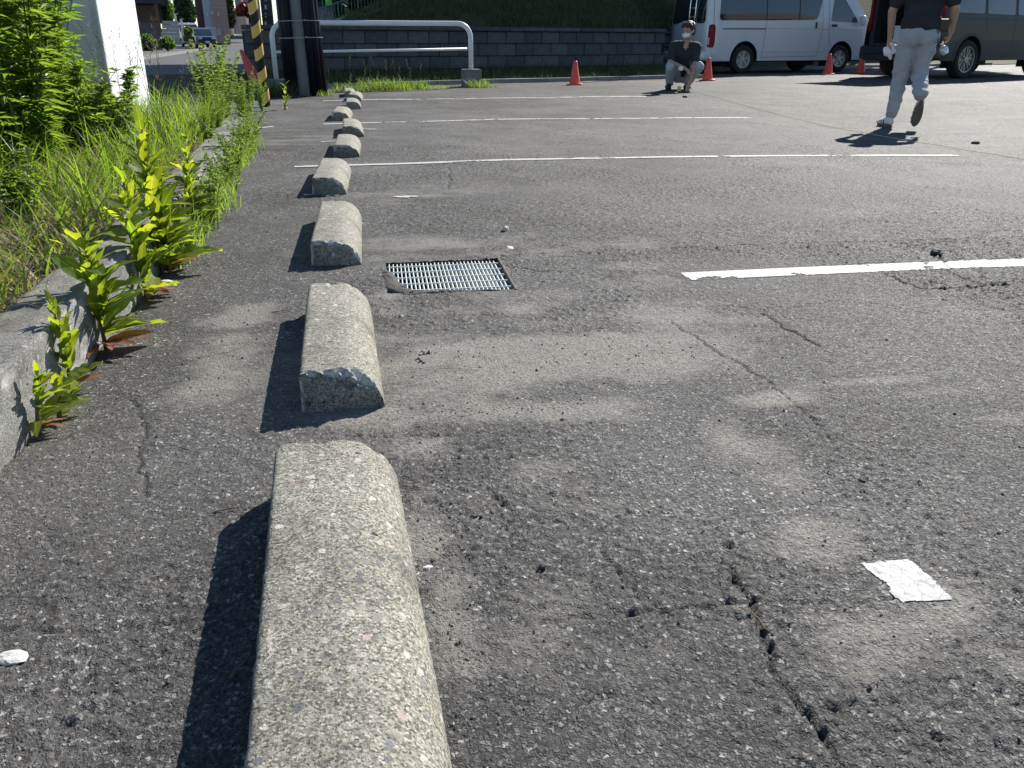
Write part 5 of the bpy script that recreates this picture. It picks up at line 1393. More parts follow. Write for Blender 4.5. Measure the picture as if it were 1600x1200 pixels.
simple('shoe_dark', (.025, .027, .034), .7, 0, .3, .2); simple('shoe_white', (.68, .68, .66), .6, 0, .4, .06); simple('sole_brown', (.15, .12, .09), .85, 0, .2, .25, 20, .4, 120); simple('mask_white', (.80, .80, .80), .8, 0, .2, .04); simple('cloth_white', (.72, .72, .72), .85, 0, .2, .08)
simple('navy', (.02, .026, .06), .6); simple('lime', (.42, .72, .03), .5, 0, .4, .08); simple('leather', (.05, .032, .022), .6)
def head(m, c, f, r=.10, up=Vector((0, 0, 1)), jaw=True):
    """skull, jaw, nose, ears and brow; f = facing direction"""
    f = Vector(f).normalized(); s = f.cross(up).normalized(); u = s.cross(f).normalized(); R3 = Matrix((s, f, u)).transposed(); c = Vector(c)
    ellip(m, c + u * .02, (.078, .098, .098), R3); ellip(m, c + f * .028 - u * .045, (.060, .068, .075), R3); ellip(m, c + f * .05 - u * .085, (.036, .038, .030), R3)
    capsule(m, c + f * .088 + u * .005, c + f * .112 - u * .028, .010, .016, 8); capsule(m, c + f * .088 - u * .03, c + f * .103 - u * .032, .022, .017, 8)
    capsule(m, c + f * .083 + u * .028 - s * .04, c + f * .083 + u * .028 + s * .04, .013, .013, 8)
    capsule(m, c + f * .082 - u * .062 - s * .016, c + f * .082 - u * .062 + s * .016, .012, .012, 8)
    for k in (-1, 1): ellip(m, c + s * k * .082 - f * .008 - u * .01, (.012, .022, .034), R3); ellip(m, c + s * k * .032 + f * .080 - u * .028, (.024, .016, .02), R3)
    return R3
def face_bits(parent, c, R3, eyes=True):
    m = MB()
    for k in (-1, 1):
        ellip(m, Vector(c) + R3 @ Vector((k * .033, .0925, .004)), (.012, .006, .0045), R3, 10)
    m.build('eyes', M['hair'], parent, True)
def shoe(m, heel, toe, w_=.048, h=.075, up=Vector((0, 0, 1))):
    heel, toe = Vector(heel), Vector(toe); d = (toe - heel); L = d.length; d.normalize(); s = d.cross(up).normalized(); u = s.cross(d)
    for t_, r, hh in ((.12, .034, .034), (.3, .038, .036), (.5, .040, .032), (.72, .046, .028), (.88, .040, .022)):
        for k in (-.35, .35): ellip(m, heel + d * L * t_ + s * k * r + u * hh, (r * .8, r * .9, hh), None, 10)
    capsule(m, heel + d * L * .18 + u * .04, heel + d * L * .22 + u * h, .036, .036, 10); capsule(m, heel + d * L * .25 + u * .06, heel + d * L * .7 + u * .035, .036, .03, 10)
def sole(parent, heel, toe, mat, up=Vector((0, 0, 1)), th=.024, wd=.049, name='sole'):
    heel, toe = Vector(heel), Vector(toe); d = (toe - heel); L = d.length; d.normalize(); s = d.cross(up).normalized(); u = s.cross(d); V = []; n = 26; 
    for e in (0, 1):
        for k in range(n):
            a = 2 * math.pi * k / n; t_ = .5 - .5 * math.cos(a); w_ = wd * math.sin(a) * (.78 + .28 * t_)
            V.append(heel + d * L * (t_ * 1.04 - .02) + s * w_ + u * (th * e - .002))
    F = [tuple(range(n)), tuple(reversed(range(n, 2 * n)))] + [(k, k + n, (k + 1) % n + n, (k + 1) % n) for k in range(n)]
    return mk(name, V, F, mat, parent)

# --- person walking away; local: +y away from the camera along the walking line, x to the right
wp = G(1389, 200); wa = R_(-YAW - 18)
walker = empty('person', (wp.x + .16, wp.y, bz(wp.x, wp.y) + .002), wa, 'person in black shirt and pale trousers walking away, holding a white cloth', 'person')
LA, LK, LH = Vector((-.13, .02, .10)), Vector((-.105, .055, .50)), Vector((-.085, .0, .90)); RA, RK, RH = Vector((.08, -.34, .30)), Vector((.075, .03, .52)), Vector((.088, .0, .90))
WE = Vector((-.285, -.01, 1.12)); WW = Vector((-.265, .03, .885)); EE = Vector((.285, -.03, 1.14)); EW = Vector((.30, .06, .93))
SLt, SRt = Vector((-.185, .0, 1.40)), Vector((.185, .0, 1.40))
m = MB(); capsule(m, (0, 0, .95), (0, .01, 1.15), .125, .115); capsule(m, (0, .01, 1.15), (0, .01, 1.32), .112, .112); capsule(m, (-.13, 0, 1.38), (.13, 0, 1.38), .055, .055); capsule(m, (0, .01, 1.38), (0, .03, 1.52), .058, .054)
R3w = head(m, (0, .05, 1.60), (-.2, 1, -.15))
for a, b, c_ in ((SLt, WE, WW), (SRt, EE, EW)):
    capsule(m, a, b, .052, .041); capsule(m, b, c_, .041, .027); capsule(m, b.lerp(c_, .1), b.lerp(c_, .45), .040, .037)
hand(m, WW, (.02, .10, -1), (.8, .3, 0), .18, .55, 1); hand(m, EW, (-.15, .25, -1), (-.9, .2, 0), .18, .6, -1)
capsule(m, LA + Vector((0, 0, .02)), LK, .036, .05); capsule(m, RA, RK, .036, .05)
wb = skinmesh('body', m, M['skin'], walker, .0085, 4)
m = MB(); capsule(m, (-.055, 0, .93), (.055, 0, .93), .125, .125)
ellip(m, (-.075, -.030, .885), (.105, .105, .13)); ellip(m, (.078, -.030, .885), (.105, .105, .13)); ellip(m, (0, -.03, .93), (.12, .105, .09)); capsule(m, (-.06, 0, .97), (.06, 0, .97), .115, .115)
capsule(m, LH, LK + Vector((0, 0, .02)), .108, .078); capsule(m, LK, LA + Vector((0, .0, .06)), .080, .062); capsule(m, RH, RK, .108, .080); capsule(m, RK, RA + Vector((0, .06, .045)), .082, .066)
capsule(m, LA + Vector((0, .005, .05)), LA + Vector((0, .0, .10)), .062, .064)
skinmesh('trousers', m, M['trousers_pale'], walker, .009, 3, .032, 11, 3, (1, 1, 1.5))
m = MB(); capsule(m, (-.05, 0, 1.00), (.05, 0, 1.00), .140, .140); capsule(m, (-.045, .005, 1.12), (.045, .005, 1.12), .135, .135); capsule(m, (-.06, .005, 1.24), (.06, .005, 1.24), .145, .145); capsule(m, (-.08, .005, 1.33), (.08, .005, 1.33), .142, .142); capsule(m, (-.14, 0, 1.395), (.14, 0, 1.395), .075, .075); capsule(m, (0, .0, 1.40), (0, .015, 1.46), .085, .068)
for a, b in ((SLt, WE), (SRt, EE)): capsule(m, a, a.lerp(b, .72), .074, .070)
skinmesh('shirt', m, M['shirt_charcoal'], walker, .010, 4, .024, 9, 5, (1, 1, .8))
m = MB(); ellip(m, (0, .04, 1.635), (.092, .112, .100)); ellip(m, (0, .0, 1.58), (.084, .07, .09)); skinmesh('hair', m, M['hair'], walker, .010, 2, .012, 40, 7)
face_bits(walker, (0, .05, 1.60), R3w)
lh, lt = Vector((-.12, -.03, .0)), Vector((-.225, .20, .0))
m = MB(); shoe(m, lh + Vector((0, 0, .022)), lt + Vector((0, 0, .016))); s1 = skinmesh('shoe', m, M['shoe_white'], walker, .008, 3); sole(s1, lh, lt, M['sole_brown'])
rh, rt = Vector((.085, -.405, .285)), Vector((.060, -.335, .045)); ru = Vector((0, 1, .25))
m = MB(); shoe(m, rh + ru * .022, rt + ru * .018, up=ru); s2 = skinmesh('shoe', m, M['shoe_white'], walker, .008, 3); sole(s2, rh, rt, M['sole_brown'], ru)
for par, he, to, uu in ((s1, lh, lt, Vector((0, 0, 1))), (s2, rh, rt, ru)):
    d = (to - he).normalized(); s_ = d.cross(uu).normalized(); u_ = s_.cross(d); m = MB(); L = (to - he).length
    for sd in (-1, 1):
        for k in range(2):
            p = he + d * L * (.38 + .16 * k) + s_ * sd * .041 + u_ * .052; m.box(p, (.009, .006, .034), 0, Matrix((d, s_, u_)).transposed().to_4x4() @ Matrix.Rotation(R_(25), 4, 'Y'))
    m.build('dark_stripes', M['navy'], par)
m = MB(); m.tube([(.145, -.115, .97), (.165, -.09, .90), (.18, -.07, .82)], .006, 6); m.build('pocket_zip', M['navy'], walker)
m = MB(); m.bbox((.21, -.02, .985), (.10, .07, .12), .015); m.build('belt_pouch', M['leather'], walker)
Mw = Matrix.LocRotScale(walker.location, walker.rotation_euler, None)
m = MB(); q = random.Random(3)
for k in range(9): capsule(m, (q.uniform(-.05, .05), q.uniform(-.03, .03), q.uniform(-.06, .04)), (q.uniform(-.06, .06), q.uniform(-.03, .03), q.uniform(-.12, -.02)), .026, .018, 8)
o = skinmesh('cloth', m, M['cloth_white'], None, .009, 2, .014, 30, 2); o.location = Mw @ Vector((-.235, .05, .79)); tag(o, 'crumpled white cloth in the left hand of the walking person', 'cloth')
m = MB(); Tm = Matrix.Rotation(R_(70), 4, 'X'); m.lathe([(.012, -.022), (.038, -.022), (.045, -.016), (.045, .016), (.038, .022), (.012, .022)], (0, 0, 0), 24, Tm)
tp = empty('tape_roll', Mw @ Vector((.255, -.02, .755)), .3, 'shiny round tape hanging from the right hand of the walking person', 'tape'); m.build('roll', M['alloy'], tp, True)
m = MB(); m.tube([(0, 0, .03), (.02, .03, .07), (.03, .05, .12)], .006, 6); m.build('loop', M['leather'], tp, True)

# --- squatting person; local: x right in the picture, y away from the camera
qp = G(1061, 140.5)
sq = empty('person', (qp.x, qp.y, bz(qp.x, qp.y)), R_(-YAW - 10), 'person with white face mask squatting on the asphalt beside an orange cone', 'person')
FL, FR = Vector((-.155, .05, .075)), Vector((.135, .03, .085)); KL, KR = Vector((-.165, -.20, .345)), Vector((.285, -.12, .355)); HL, HR = Vector((-.045, .20, .20)), Vector((.135, .20, .20))
PV = Vector((.045, .22, .22)); CH = Vector((.045, .04, .55)); NK = Vector((.065, -.015, .72)); HC = Vector((.085, -.06, .875)); fd_ = Vector((-.66, -.74, -.10))
AL, AR = Vector((-.135, .0, .655)), Vector((.225, .02, .645)); EL, ER = Vector((-.175, -.13, .42)), Vector((.215, -.13, .385)); WLf, WRt = Vector((.045, -.25, .345)), Vector((.135, -.22, .095))
m = MB(); capsule(m, PV, CH, .11, .115); capsule(m, CH, (.05, .02, .63), .12, .10); capsule(m, AL.lerp(AR, .2), AL.lerp(AR, .8), .06, .06); capsule(m, (.05, .015, .66), HC - Vector((0, -.02, .06)), .058, .052)
R3 = head(m, HC, fd_)
for a, b, c_ in ((AL, EL, WLf), (AR, ER, WRt)): capsule(m, a, b, .050, .040); capsule(m, b, c_, .040, .026); capsule(m, b.lerp(c_, .1), b.lerp(c_, .45), .039, .036)
hand(m, WLf, (.8, -.25, -.55), (-.2, .4, -.8), .17, .45, 1); hand(m, WRt, (-.12, -.22, -1), (.0, -.9, .1), .17, .25, -1)
capsule(m, FL, KL, .036, .05); capsule(m, FR, KR, .036, .05)
skinmesh('body', m, M['skin'], sq, .0085, 4)
m = MB(); capsule(m, (-.02, .22, .22), (.11, .22, .22), .13, .13); capsule(m, PV, PV + Vector((0, -.02, .10)), .125, .125)
capsule(m, HL, KL + Vector((0, .02, .0)), .10, .082); capsule(m, KL, FL + Vector((0, 0, .03)), .082, .060); capsule(m, HR, KR, .10, .082); capsule(m, KR, FR + Vector((.0, 0, .03)), .082, .060)
skinmesh('trousers', m, M['trousers_grey'], sq, .009, 3, .026, 13, 13)
m = MB(); capsule(m, PV + Vector((-.03, -.02, .06)), PV + Vector((.03, -.02, .06)), .138, .138); capsule(m, PV + Vector((0, -.03, .1)), CH, .142, .142); capsule(m, CH + Vector((-.04, 0, 0)), CH + Vector((.04, 0, 0)), .14, .14); capsule(m, AL + Vector((.03, 0, .005)), AR + Vector((-.03, 0, .005)), .080, .080); capsule(m, (.05, .03, .62), (.055, .02, .69), .12, .075)
for a, b in ((AL, EL), (AR, ER)): capsule(m, a, a.lerp(b, .70), .075, .072)
skinmesh('shirt', m, M['shirt_charcoal'], sq, .010, 4, .022, 11, 15)
m = MB(); nb_ = Vector((.055, -.085, .66)); mm_ = [(nb_ + Vector((-.04, .0, .035))), (nb_ + Vector((.045, 0, .035))), (nb_ + Vector((.0, -.045, -.075)))]
m.add(mm_ + [p + Vector((0, .03, 0)) for p in mm_], [(0, 1, 2), (5, 4, 3), (0, 3, 4, 1), (1, 4, 5, 2), (2, 5, 3, 0)]); m.build('neckline_skin', M['skin'], sq)
m = MB(); f = fd_.normalized(); ellip(m, HC + R3 @ Vector((0, -.020, .054)), (.092, .102, .096), R3); ellip(m, HC + R3 @ Vector((0, -.06, .0)), (.084, .06, .085), R3)
for k in range(-3, 4): capsule(m, HC + R3 @ Vector((k * .022, .045, .100)), HC + R3 @ Vector((k * .024 + .008, .083, .052 + .012 * (k % 2))), .026, .010, 8)
for k in (-1, 1): capsule(m, HC + R3 @ Vector((k * .078, .03, .07)), HC + R3 @ Vector((k * .084, .012, .0)), .026, .012, 8)
skinmesh('hair', m, M['hair'], sq, .008, 2, .014, 45, 17); face_bits(sq, HC, R3)
m = MB(); ellip(m, HC + R3 @ Vector((0, .062, -.055)), (.066, .056, .048), R3); ellip(m, HC + R3 @ Vector((0, .085, -.035)), (.030, .034, .03), R3); mo = skinmesh('face_mask', m, M['mask_white'], sq, .006, 3, .004, 40, 3)
m = MB()
for k in (-1, 1): m.tube([HC + R3 @ Vector((k * .062, .055, -.035)), HC + R3 @ Vector((k * .086, .02, -.01)), HC + R3 @ Vector((k * .092, -.012, .012))], .004, 6)
m.build('ear_loop', M['mask_white'], mo)
for A_, to in ((FL, Vector((-.185, -.145, .0))), (FR, Vector((.10, -.165, .0)))):
    he = Vector((A_.x, A_.y + .035, .03)); m = MB(); shoe(m, he + Vector((0, 0, .012)), to + Vector((0, 0, .02))); s_ = skinmesh('shoe', m, M['shoe_dark'], sq, .008, 3); sole(s_, he, to + Vector((0, 0, .002)), M['car_black'], th=.02)
Ms = Matrix.LocRotScale(sq.location, sq.rotation_euler, None)
m = MB(); m.lathe([(.014, -.02), (.034, -.02), (.036, -.015), (.036, .015), (.034, .02), (.014, .02)], (0, 0, 0), 20, Matrix.Rotation(R_(80), 4, 'X'))
tag(m.build('tape_roll', M['cloth_white'], None, True, Ms @ Vector((.0, -.30, .33)), (0, 0, .3)), 'small white roll in the hand of the squatting person', 'tape')
m = MB(); m.lathe([(.012, 0), (.034, 0), (.034, .012), (.020, .018), (.020, .05), (.034, .056), (.034, .07), (.012, .07)], n=24)
rp = G(1061, 143.0); rl = empty('line_reel', (rp.x, rp.y, bz(rp.x, rp.y) + .006), 0, 'lime green string reel on the asphalt before the squatting person', 'reel'); m.build('spool', M['lime'], rl, True); smooth_by_angle(rl.children[0], 30)
m = MB(); m.lathe([(.0215, .018), (.028, .024), (.028, .045), (.0215, .05)], n=24); m.build('wound_string', M['string_yellow'], rl, True)

# ------------------------------------------------------------------ the street's far side, upper left
CYAW = R_(-YAW)
BK = 1.9
def at8(px, py, Y): return at(px, py, Y * BK)
def ground_at(Y, px=300):
    p = at8(px, 80, Y); return road_z(p.x, p.y) + .13
def pbox(m, px0, px1, py0, py1, Y, depth, base=None, b=0, K=1.9):
    """box standing at distance Y whose front spans these pixels; added in world coordinates"""
    a = at8(px0, (py0 + py1) / 2, Y); c = at8(px1, (py0 + py1) / 2, Y); zt = at8((px0 + px1) / 2, py0, Y).z; zb = at8((px0 + px1) / 2, py1, Y).z if base is None else base
    w_ = (c - a).length; cen = (a + c) / 2; ray = Vector((cen.x, cen.y, 0)).normalized(); depth = depth * K; cen = cen + ray * depth / 2; rz = -math.atan2(ray.x, ray.y)
    if b: m.bbox((cen.x, cen.y, (zt + zb) / 2), (w_, depth, zt - zb), b, rz)
    else: m.box((cen.x, cen.y, (zt + zb) / 2), (w_, depth, zt - zb), rz)
    return m
def part(name, mat, parent, boxes, b=0):
    m = MB()
    for q_ in boxes: pbox(m, *q_, b=b) if len(q_) == 6 else pbox(m, *q_[:6], base=q_[6], b=b)
    o = m.build(name, mat, parent); o.location = -Vector(parent.location); return o
def house(name, px, Y, label, cat='house'):
    p = at8(px, 80, Y); return empty(name, (p.x, p.y, ground_at(Y, px)), 0, label, cat)
simple('wood_dark', (.05, .04, .035), .8, 0, .3, .3, 6); simple('wood_brown', (.12, .07, .05), .8, 0, .3, .3, 6); simple('wall_slate', (.10, .105, .12), .9, 0, .3, .25, 2); simple('lattice_brown', (.16, .10, .08), .8, 0, .3, .2)
simple('siding_pink', (.34, .24, .22), .7, 0, .3, .10, 3); simple('siding_grey', (.38, .41, .46), .7, 0, .3, .08, 3); simple('siding_brown', (.10, .055, .05), .7, 0, .3, .2, 3); simple('white_wall', (.66, .66, .64), .8, 0, .3, .1, 2)
simple('block_light', (.36, .36, .35), .9, 0, .3, .2, 5, .4, 30); simple('roof_dark', (.03, .035, .05), .6, 0, .3, .2); simple('grey_house', (.22, .22, .23), .8, 0, .3, .1); simple('window_blue', (.05, .10, .18), .1, 0, .6, .1); simple('wood_planter', (.05, .03, .025), .8)
# 1 house with a lattice veranda
Y = 34; h = house('lattice_house', 228, Y, 'dark house with a brown lattice veranda screen at upper left')
gz = ground_at(Y)
part('base_wall', M['wall_slate'], h, [(190, 251, 34, 80, Y, 4, gz - .2)]); part('veranda_wall', M['roof_dark'], h, [(190, 249, -40, 34, Y + .5, 3.5)]); part('eave', M['roof_dark'], h, [(186, 256, -30, 5, Y - .3, 4.5)])
part('corner_post', M['wood_brown'], h, [(244, 250, 0, 62, Y - .12, .15)])
m = MB(); A_, B_ = at8(196, 8, Y), at8(243, 34, Y)
for k in range(-14, 22):
    for sl in (-1, 1):
        # slats clipped to the panel
        x0_ = k * .16; pts = []
        Wp, Hp = (at8(243, 20, Y) - at8(196, 20, Y)).length, A_.z - B_.z
        for t_ in np.linspace(0, 1, 2): pass
        u0, u1 = x0_, x0_ + Hp * 1.0
        a0, a1 = max(u0, 0), min(u1, Wp)
        if a1 - a0 < .02: continue
        f0, f1 = (a0 - u0) / (u1 - u0), (a1 - u0) / (u1 - u0)
        if sl < 0: f0, f1 = 1 - f0, 1 - f1
        ax = (at8(243, 20, Y) - at8(196, 20, Y)); ax.z = 0; ax.normalize(); o_ = Vector((A_.x, A_.y, B_.z)); off = Vector((0, -.10 - .02 * sl, 0))
        m.tube([o_ + ax * a0 + Vector((0, 0, Hp * f0)) + off, o_ + ax * a1 + Vector((0, 0, Hp * f1)) + off], .022, 4)
lt_ = m.build('lattice_screen', M['lattice_brown'], h); lt_.location = -Vector(h.location); tag(lt_, kind='stuff')
# 2 light block garden wall, posts, planter
Y = 32.5; gw = house('garden_wall', 266, Y, 'low pale block garden wall beside the lattice house', 'wall'); gz = ground_at(Y)
for r in range(5): part('block_course', M['block_light'], gw, [(251 + .8 * r, 281 - 0.6 * r, 62 - 6.0 * (r + 1) + .6, 62 - 6.0 * r, Y + .02 * r, .3)] if r else [(251, 281, 56.6, 70, Y, .3)])
for px_, py0, lb in ((276, 22, 'taller white gate post beside the pale garden wall'), (285, 30, 'shorter white gate post right of the taller one')):
    e = house('gate_post', px_, Y + .6, lb, 'post'); part('post', M['white_wall'], e, [(px_ - 1.8, px_ + 1.8, py0, 64, Y + .6, .1)], .008); part('post_cap', M['block_light'], e, [(px_ - 2.1, px_ + 2.1, py0 - 1.4, py0, Y + .58, .14)])
e = house('planter_box', 295, Y + .5, 'dark wooden planter box with weeds by the gate posts', 'planter'); part('box', M['wood_planter'], e, [(287, 304, 57, 65, Y + .5, .35)], .01)
# plants over there
def bush(name, px, py_top, py_base, wpx, Y, mat, n, leaf, seed, label, group=None, cone=False, cat='shrub'):
    q = np.random.RandomState(seed); b = at8(px, py_base, Y); tz = at8(px, py_top, Y).z; hh = tz - b.z; r = wpx / 2 * (at8(px + 1, py_base, Y) - at8(px, py_base, Y)).length
    e = empty(name, b, 0, label, cat, group); m = MB(); m.tube([(0, 0, -.1), (.02, 0, hh * .3), (0, .02, hh * .75)], [.09, .07, .025], 6); o = m.build('trunk', M['wood_brown'], e)
    m = MB()
    for _ in range(n):
        u = q.normal(0, 1, 3); u /= np.linalg.norm(u); rr = q.uniform(.1, 1) ** .4; t_ = .5 + .5 * u[2] * rr
        k = (1.15 - t_) if cone else 1.0
        c = np.array([u[0] * rr * r * k * 1.1, u[1] * rr * r * k * 1.1, hh * (.06 + .94 * t_)]) + q.normal(0, .03, 3)
        a = q.normal(0, 1, 3); a /= np.linalg.norm(a); b_ = np.cross(a, q.normal(0, 1, 3)); b_ /= np.linalg.norm(b_); s = leaf * 1.7 * q.uniform(.6, 1.3)
        m.add([c - a * s, c + b_ * s * .5, c + a * s, c - b_ * s * .5], [(0, 1, 2, 3)])
    o = m.build('crown', M[mat], e); vattr(o.data, 'rnd', q.uniform(0, 1, n), 'FACE'); return e
bush('shrub', 262, -6, 44, 24, 36.5, 'shrub_green', 1500, .10, 1, 'light green hedge shrub beside the lattice house')
bush('conifer', 292, -30, 44, 40, 44, 'evergreen', 2600, .14, 2, 'wide dark conifer behind the parked cars', None, True, 'tree')
bush('conifer', 361, -30, 50, 24, 50, 'evergreen', 2200, .13, 3, 'dark conifer right of the pink building', None, True, 'tree')
bush('shrub', 388, 2, 46, 34, 52, 'shrub_red', 1500, .12, 4, 'dark red leaved shrub left of the striped pole')
bush('shrub', 398, 38, 54, 14, 51, 'shrub_green', 400, .10, 5, 'small yellow green shrub at the far street corner')
bush('shrub', 233, 55, 82, 26, 31.5, 'shrub_green', 700, .09, 6, 'weedy shrub at the foot of the lattice house wall')
bush('shrub', 262, 58, 78, 24, 31.2, 'shrub_green', 500, .08, 7, 'low pale weeds at the foot of the pale block wall')
bush('shrub', 212, 60, 86, 18, 30.5, 'shrub_green', 400, .09, 8, 'weeds beside the white pillar on the far pavement')
bush('shrub', 295, 42, 58, 15, 33.2, 'shrub_green', 350, .07, 9, 'plants growing in the dark wooden planter box')
bush('conifer', 520, -30, 40, 40, 22, 'evergreen', 2200, .15, 10, 'dark tree behind the green stair railing', None, False, 'tree')
bush('conifer', 575, -40, 34, 90, 24, 'evergreen', 3000, .15, 12, 'wide dark tree mass above the green stair railing', None, False, 'tree')
bush('conifer', 640, -60, 20, 80, 25, 'evergreen', 2500, .15, 13, 'dark tree at the right end of the stair railing', None, False, 'tree')
bush('shrub', 436, 36, 56, 14, 95, 'evergreen', 300, .22, 11, 'far dark shrub at the end of the street')
# 3 parked cars in the drive
def small_car(px, Y, L_, H_, W_, az, mat, label, pz=0):
    p = at8(px, 60, Y); hw = lambda x, z: W_ / 2 - (.12 * (z - H_ * .55) / (H_ * .45) if z > H_ * .55 else 0) - (.10 * ((.3 - min(x, L_ - x)) / .3) ** 2 if min(x, L_ - x) < .3 else 0)
    e = empty('parked_car', (p.x, p.y, ground_at(Y, px)), az, label, 'car'); c_ = Car(e, hw); wr = .29; lo = .25
    top = [(L_, .45), (L_ - .05, H_ * .52), (L_ - .75, H_ * .60), (L_ - 1.35, H_ * .93), (L_ - 1.8, H_), (.5, H_ * .985), (.12, H_ * .62), (0, .5)]
    bot = [(.05, lo), (.75 - .33, lo)] + arc(.75, wr, .33, R_(184), R_(-4), 10) + [(.75 + .33, lo), (L_ - .8 - .33, lo)] + arc(L_ - .8, wr, .33, R_(184), R_(-4), 10) + [(L_ - .47, lo), (L_ - .05, lo)]
    c_.shell(bot + top, [(L_ - .05, lo)] + top + [(.05, lo)], mat, step=.3)
    c_.across('windscreen', [(L_ - .80, H_ * .63), (L_ - 1.32, H_ * .91)], M['dark_glass'], lambda x, z, v: (.015, .012), off=-.07)
    c_.side('side_window', rpoly([(.4, H_ * .62), (L_ - 1.0, H_ * .62), (L_ - 1.5, H_ * .9), (.65, H_ * .9)], .08), M['dark_glass'], .005, (-1, 1), (), .4)
    for s in (-1, 1): MB().bbox((L_ - .06, s * W_ * .33, H_ * .46), (.10, .30, .12), .03).build('headlight', M['lamp_clear'], e, True)
    m = MB(); m.bbox((L_ + .0, 0, .36), (.12, W_ * .9, .2), .04); m.build('bumper', mat, e, True); m = MB(); m.bbox((L_ + .065, 0, .40), (.012, .33, .16), .004); m.build('number_plate', M['white_wall'], e)
    for x in (.75, L_ - .8):
        for s in (-1, 1): wheel(e, x, s * (W_ / 2 - .1), wr, .17, .18, 5, s, M['tyre'], M['alloy'], M['wheel_dark'])
    return e
paint('car_silver', (.42, .44, .45), .3, .5, .5); paint('car_blue', (.03, .04, .07), .3, 0, .6); 
small_car(279, 41, 4.2, 1.75, 1.65, R_(-62), M['car_silver'], 'silver car parked in the drive behind the white gate posts'); small_car(306, 38.5, 3.4, 1.42, 1.48, R_(-66), M['car_blue'], 'dark blue small car parked beside the pink building')
# 4 pink building
Y = 46; h = house('pink_building', 330, Y, 'pink and grey sided building with three small white vents', 'building'); gz = ground_at(Y)
part('brown_side_wall', M['siding_brown'], h, [(303, 315, -60, 48, Y + .4, 5, gz)]); part('grey_wall', M['siding_grey'], h, [(314.5, 328, -60, 46, Y, 6, gz)]); part('pink_wall', M['siding_pink'], h, [(328, 352, -60, 46, Y + .02, 6, gz)])
for px_, py_ in ((324, 22.5), (332, 20), (341, 22)): part('vent', M['white_wall'], h, [(px_ - .8, px_ + .8, py_ - 2.5, py_ + 2.5, Y - .06, .08)])
for k in range(8): part('siding_joint', M['siding_grey'], h, [(328.2, 351.8, -8 + k * 6.4, -7.5 + k * 6.4, Y + .008, .02)])
Y = 44; h = house('concrete_planter', 335, Y, 'row of low concrete planter walls below the pink building', 'wall')
for a_, b_, t_ in ((322, 337, 43), (338, 346, 44), (349, 357, 44.5), (358, 364, 45.5)): part('planter_wall', M['block_light'], h, [(a_, b_, t_, 57 - (a_ - 322) * .08, Y + (a_ - 322) * .12, .5)], .02)
# 5 grey house, wall, post
Y = 60; h = house('grey_house', 385, Y, 'grey house wall behind the red leaved shrub'); part('wall', M['grey_house'], h, [(366, 404, -60, 45, Y, 6)]); part('window', M['white_wall'], h, [(376, 380, -2, 3, Y - .05, .1)])
Y = 50; h = house('yard_wall', 375, Y, 'plain concrete yard wall with white end post, far up the street', 'wall'); part('wall', M['block_light'], h, [(364, 386, 26, 53, Y, .2)]); part('end_post', M['white_wall'], h, [(385, 389.5, 28, 53, Y - .08, .4)])
# 6 dark building right of the striped pole
Y = 64; h = house('dark_building', 417, Y, 'tall dark building just right of the striped pole', 'building'); part('wall', M['roof_dark'], h, [(405, 423, -80, 53, Y, 7)])
for k in range(4):
    f = part('window', M['grey_house'], h, [(413, 417, -6 + k * 13, 2 + k * 13, Y - .05, .1)]); 
    m = MB(); pbox(m, 413.8, 416.2, -4.5 + k * 13, .5 + k * 13, Y - .09, .06); o = m.build('pane', M['dark_glass'], f)
part('awning', M['roof_dark'], h, [(411, 424.5, 22, 24.5, Y - .8, .8)])
# 7 far end of the street: fence, small wall
Y = 85; h = house('far_fence', 430, Y, 'pale far fence at the end of the street', 'fence')
for k in range(5): part('fence_post', M['white_wall'], h, [(422 + k * 4, 422.7 + k * 4, 42, 53, Y, .1)])
part('fence_rail', M['white_wall'], h, [(421, 440, 43.5, 44.3, Y - .03, .05)])
# 8 wires
for k, (y0_, y1_) in enumerate(((4, 10), (9, 13), (17, 20), (25, 27), (30, 31))):
    a = at8(330, y0_ - 9, 70); b = at8(520, y1_ + 6, 78); P = [a.lerp(b, t_ / 14) - Vector((0, 0, .25 * math.sin(math.pi * t_ / 14))) for t_ in range(15)]
    tag(MB().tube(P, .02, 5).build('overhead_wire', M['duct_black'], None), 'thin overhead wire, number %s from the top, in the sky gap beside the utility pole' % ('one', 'two', 'three', 'four', 'five')[k], 'wire', 'overhead wires')
# 9 green stair railing on the hill's left shoulder, building and banner behind
simple('rail_green', (.045, .17, .16), .5, 0, .5, .12); simple('stringer_yellow', (.36, .36, .12), .8, 0, .3, .15); simple('banner_green', (.20, .62, .10), .7, 0, .3, .06)
Y = 25; a = at(494, 43.5, Y); b = at(640, -10, Y + .6)
rg = empty('stair_railing', a, 0, 'green picket railing climbing the left shoulder of the hill', 'railing'); d = b - a
m = MB(); m.tube([(0, 0, 0), d], .035, 6); m.build('stringer', M['stringer_yellow'], rg)  # yellow strip coloured to stand for the sunlit edge of the slope
hgt_ = .42; m = MB(); m.tube([(0, 0, hgt_), d + Vector((0, 0, hgt_))], .018, 8); m.build('top_rail', M['rail_green'], rg, True); m = MB(); m.tube([(0, 0, .06), d + Vector((0, 0, .06))], .012, 6); m.build('bottom_rail', M['rail_green'], rg, True)
pk = None; n = 30
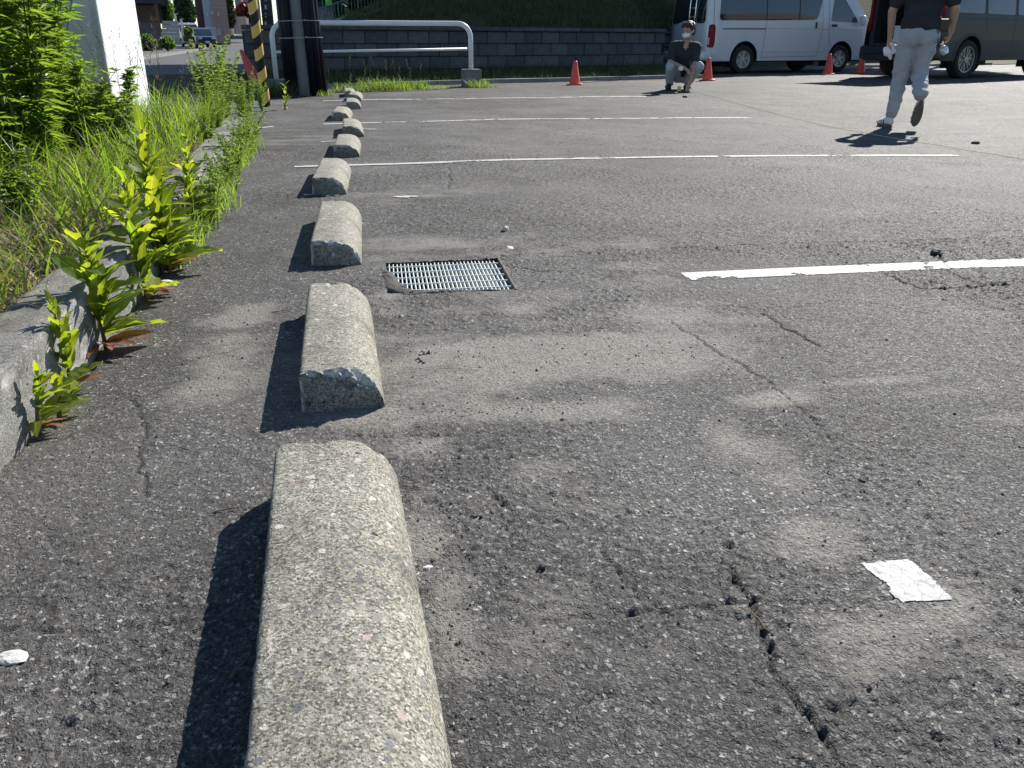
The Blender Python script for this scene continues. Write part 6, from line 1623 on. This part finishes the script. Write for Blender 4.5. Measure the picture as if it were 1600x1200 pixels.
for k in range(n):
    p = d * (k / (n - 1)); thick = k % 6 == 1
    if thick: MB().tube([p + Vector((0, 0, -.15)), p + Vector((0, 0, hgt_ + .04))], .020, 8).build('post', M['rail_green'], rg, True); continue
    if pk is None: pk = MB().tube([(0, 0, .05), (0, 0, hgt_)], .008, 5).build('picket', M['rail_green'], rg); o = pk
    else: o = pk.copy(); COL.objects.link(o)
    o.parent = rg; o.location = p
Y = 33; h = house('grey_hut', 505, Y / BK, 'grey building corner with small blue window behind the stair railing', 'building'); part('wall', M['grey_house'], h, [(470, 522, 9, 50, Y / BK, 3)]); part('window', M['window_blue'], h, [(505.5, 516.5, 13, 23, (Y - .05) / BK, .06)])
part('roof', M['roof_dark'], h, [(468, 525, 5, 9, (Y - .2) / BK, 3.4)])
bn = house('green_banner', 513, 29 / BK, 'bright green banner hanging above the stair railing', 'banner'); 
m = MB(); V = []; A_ = at(507.5, -8, 29); B_ = at(518.5, 9.5, 29); ax = Vector((math.cos(CYAW), math.sin(CYAW), 0)); wd_ = (at(518.5, 0, 29) - at(507.5, 0, 29)).length
for i in range(5):
    for j in range(7): V.append(Vector((A_.x, A_.y, 0)) + ax * wd_ * i / 4 + Vector((0, .03 * math.sin(j * 1.1 + i), A_.z + (B_.z - A_.z) * j / 6)))
m.add(V, [(i * 7 + j, i * 7 + j + 1, (i + 1) * 7 + j + 1, (i + 1) * 7 + j) for i in range(4) for j in range(6)]); o = m.build('cloth', M['banner_green'], bn, True); o.location = -Vector(bn.location); sm_ = o.modifiers.new('t', 'SOLIDIFY'); sm_.thickness = .006
m = MB()
for (u, v, w_, h_) in ((.25, .52, .30, .05), (.30, .62, .05, .16), (.45, .60, .05, .18), (.62, .56, .22, .05), (.66, .68, .05, .14), (.80, .66, .05, .18), (.30, .80, .22, .05), (.6, .82, .25, .05)):
    c_ = Vector((A_.x, A_.y, 0)) + ax * wd_ * (u + .03) + Vector((0, -.045, A_.z + (B_.z - A_.z) * v)); m.box(c_, (wd_ * w_ * .7, .006, abs(B_.z - A_.z) * h_), CYAW)
o = m.build('white_marks', M['white_wall'], bn); o.location = -Vector(bn.location); tag(o, kind='stuff')
pl_ = MB(); p_ = at(507, 40, 29.05); pl_.tube([(p_.x, p_.y, p_.z - .5), (p_.x, p_.y, A_.z + .1)], .02, 8); o = pl_.build('banner_pole', M['rail_green'], bn, True); o.location = -Vector(bn.location)
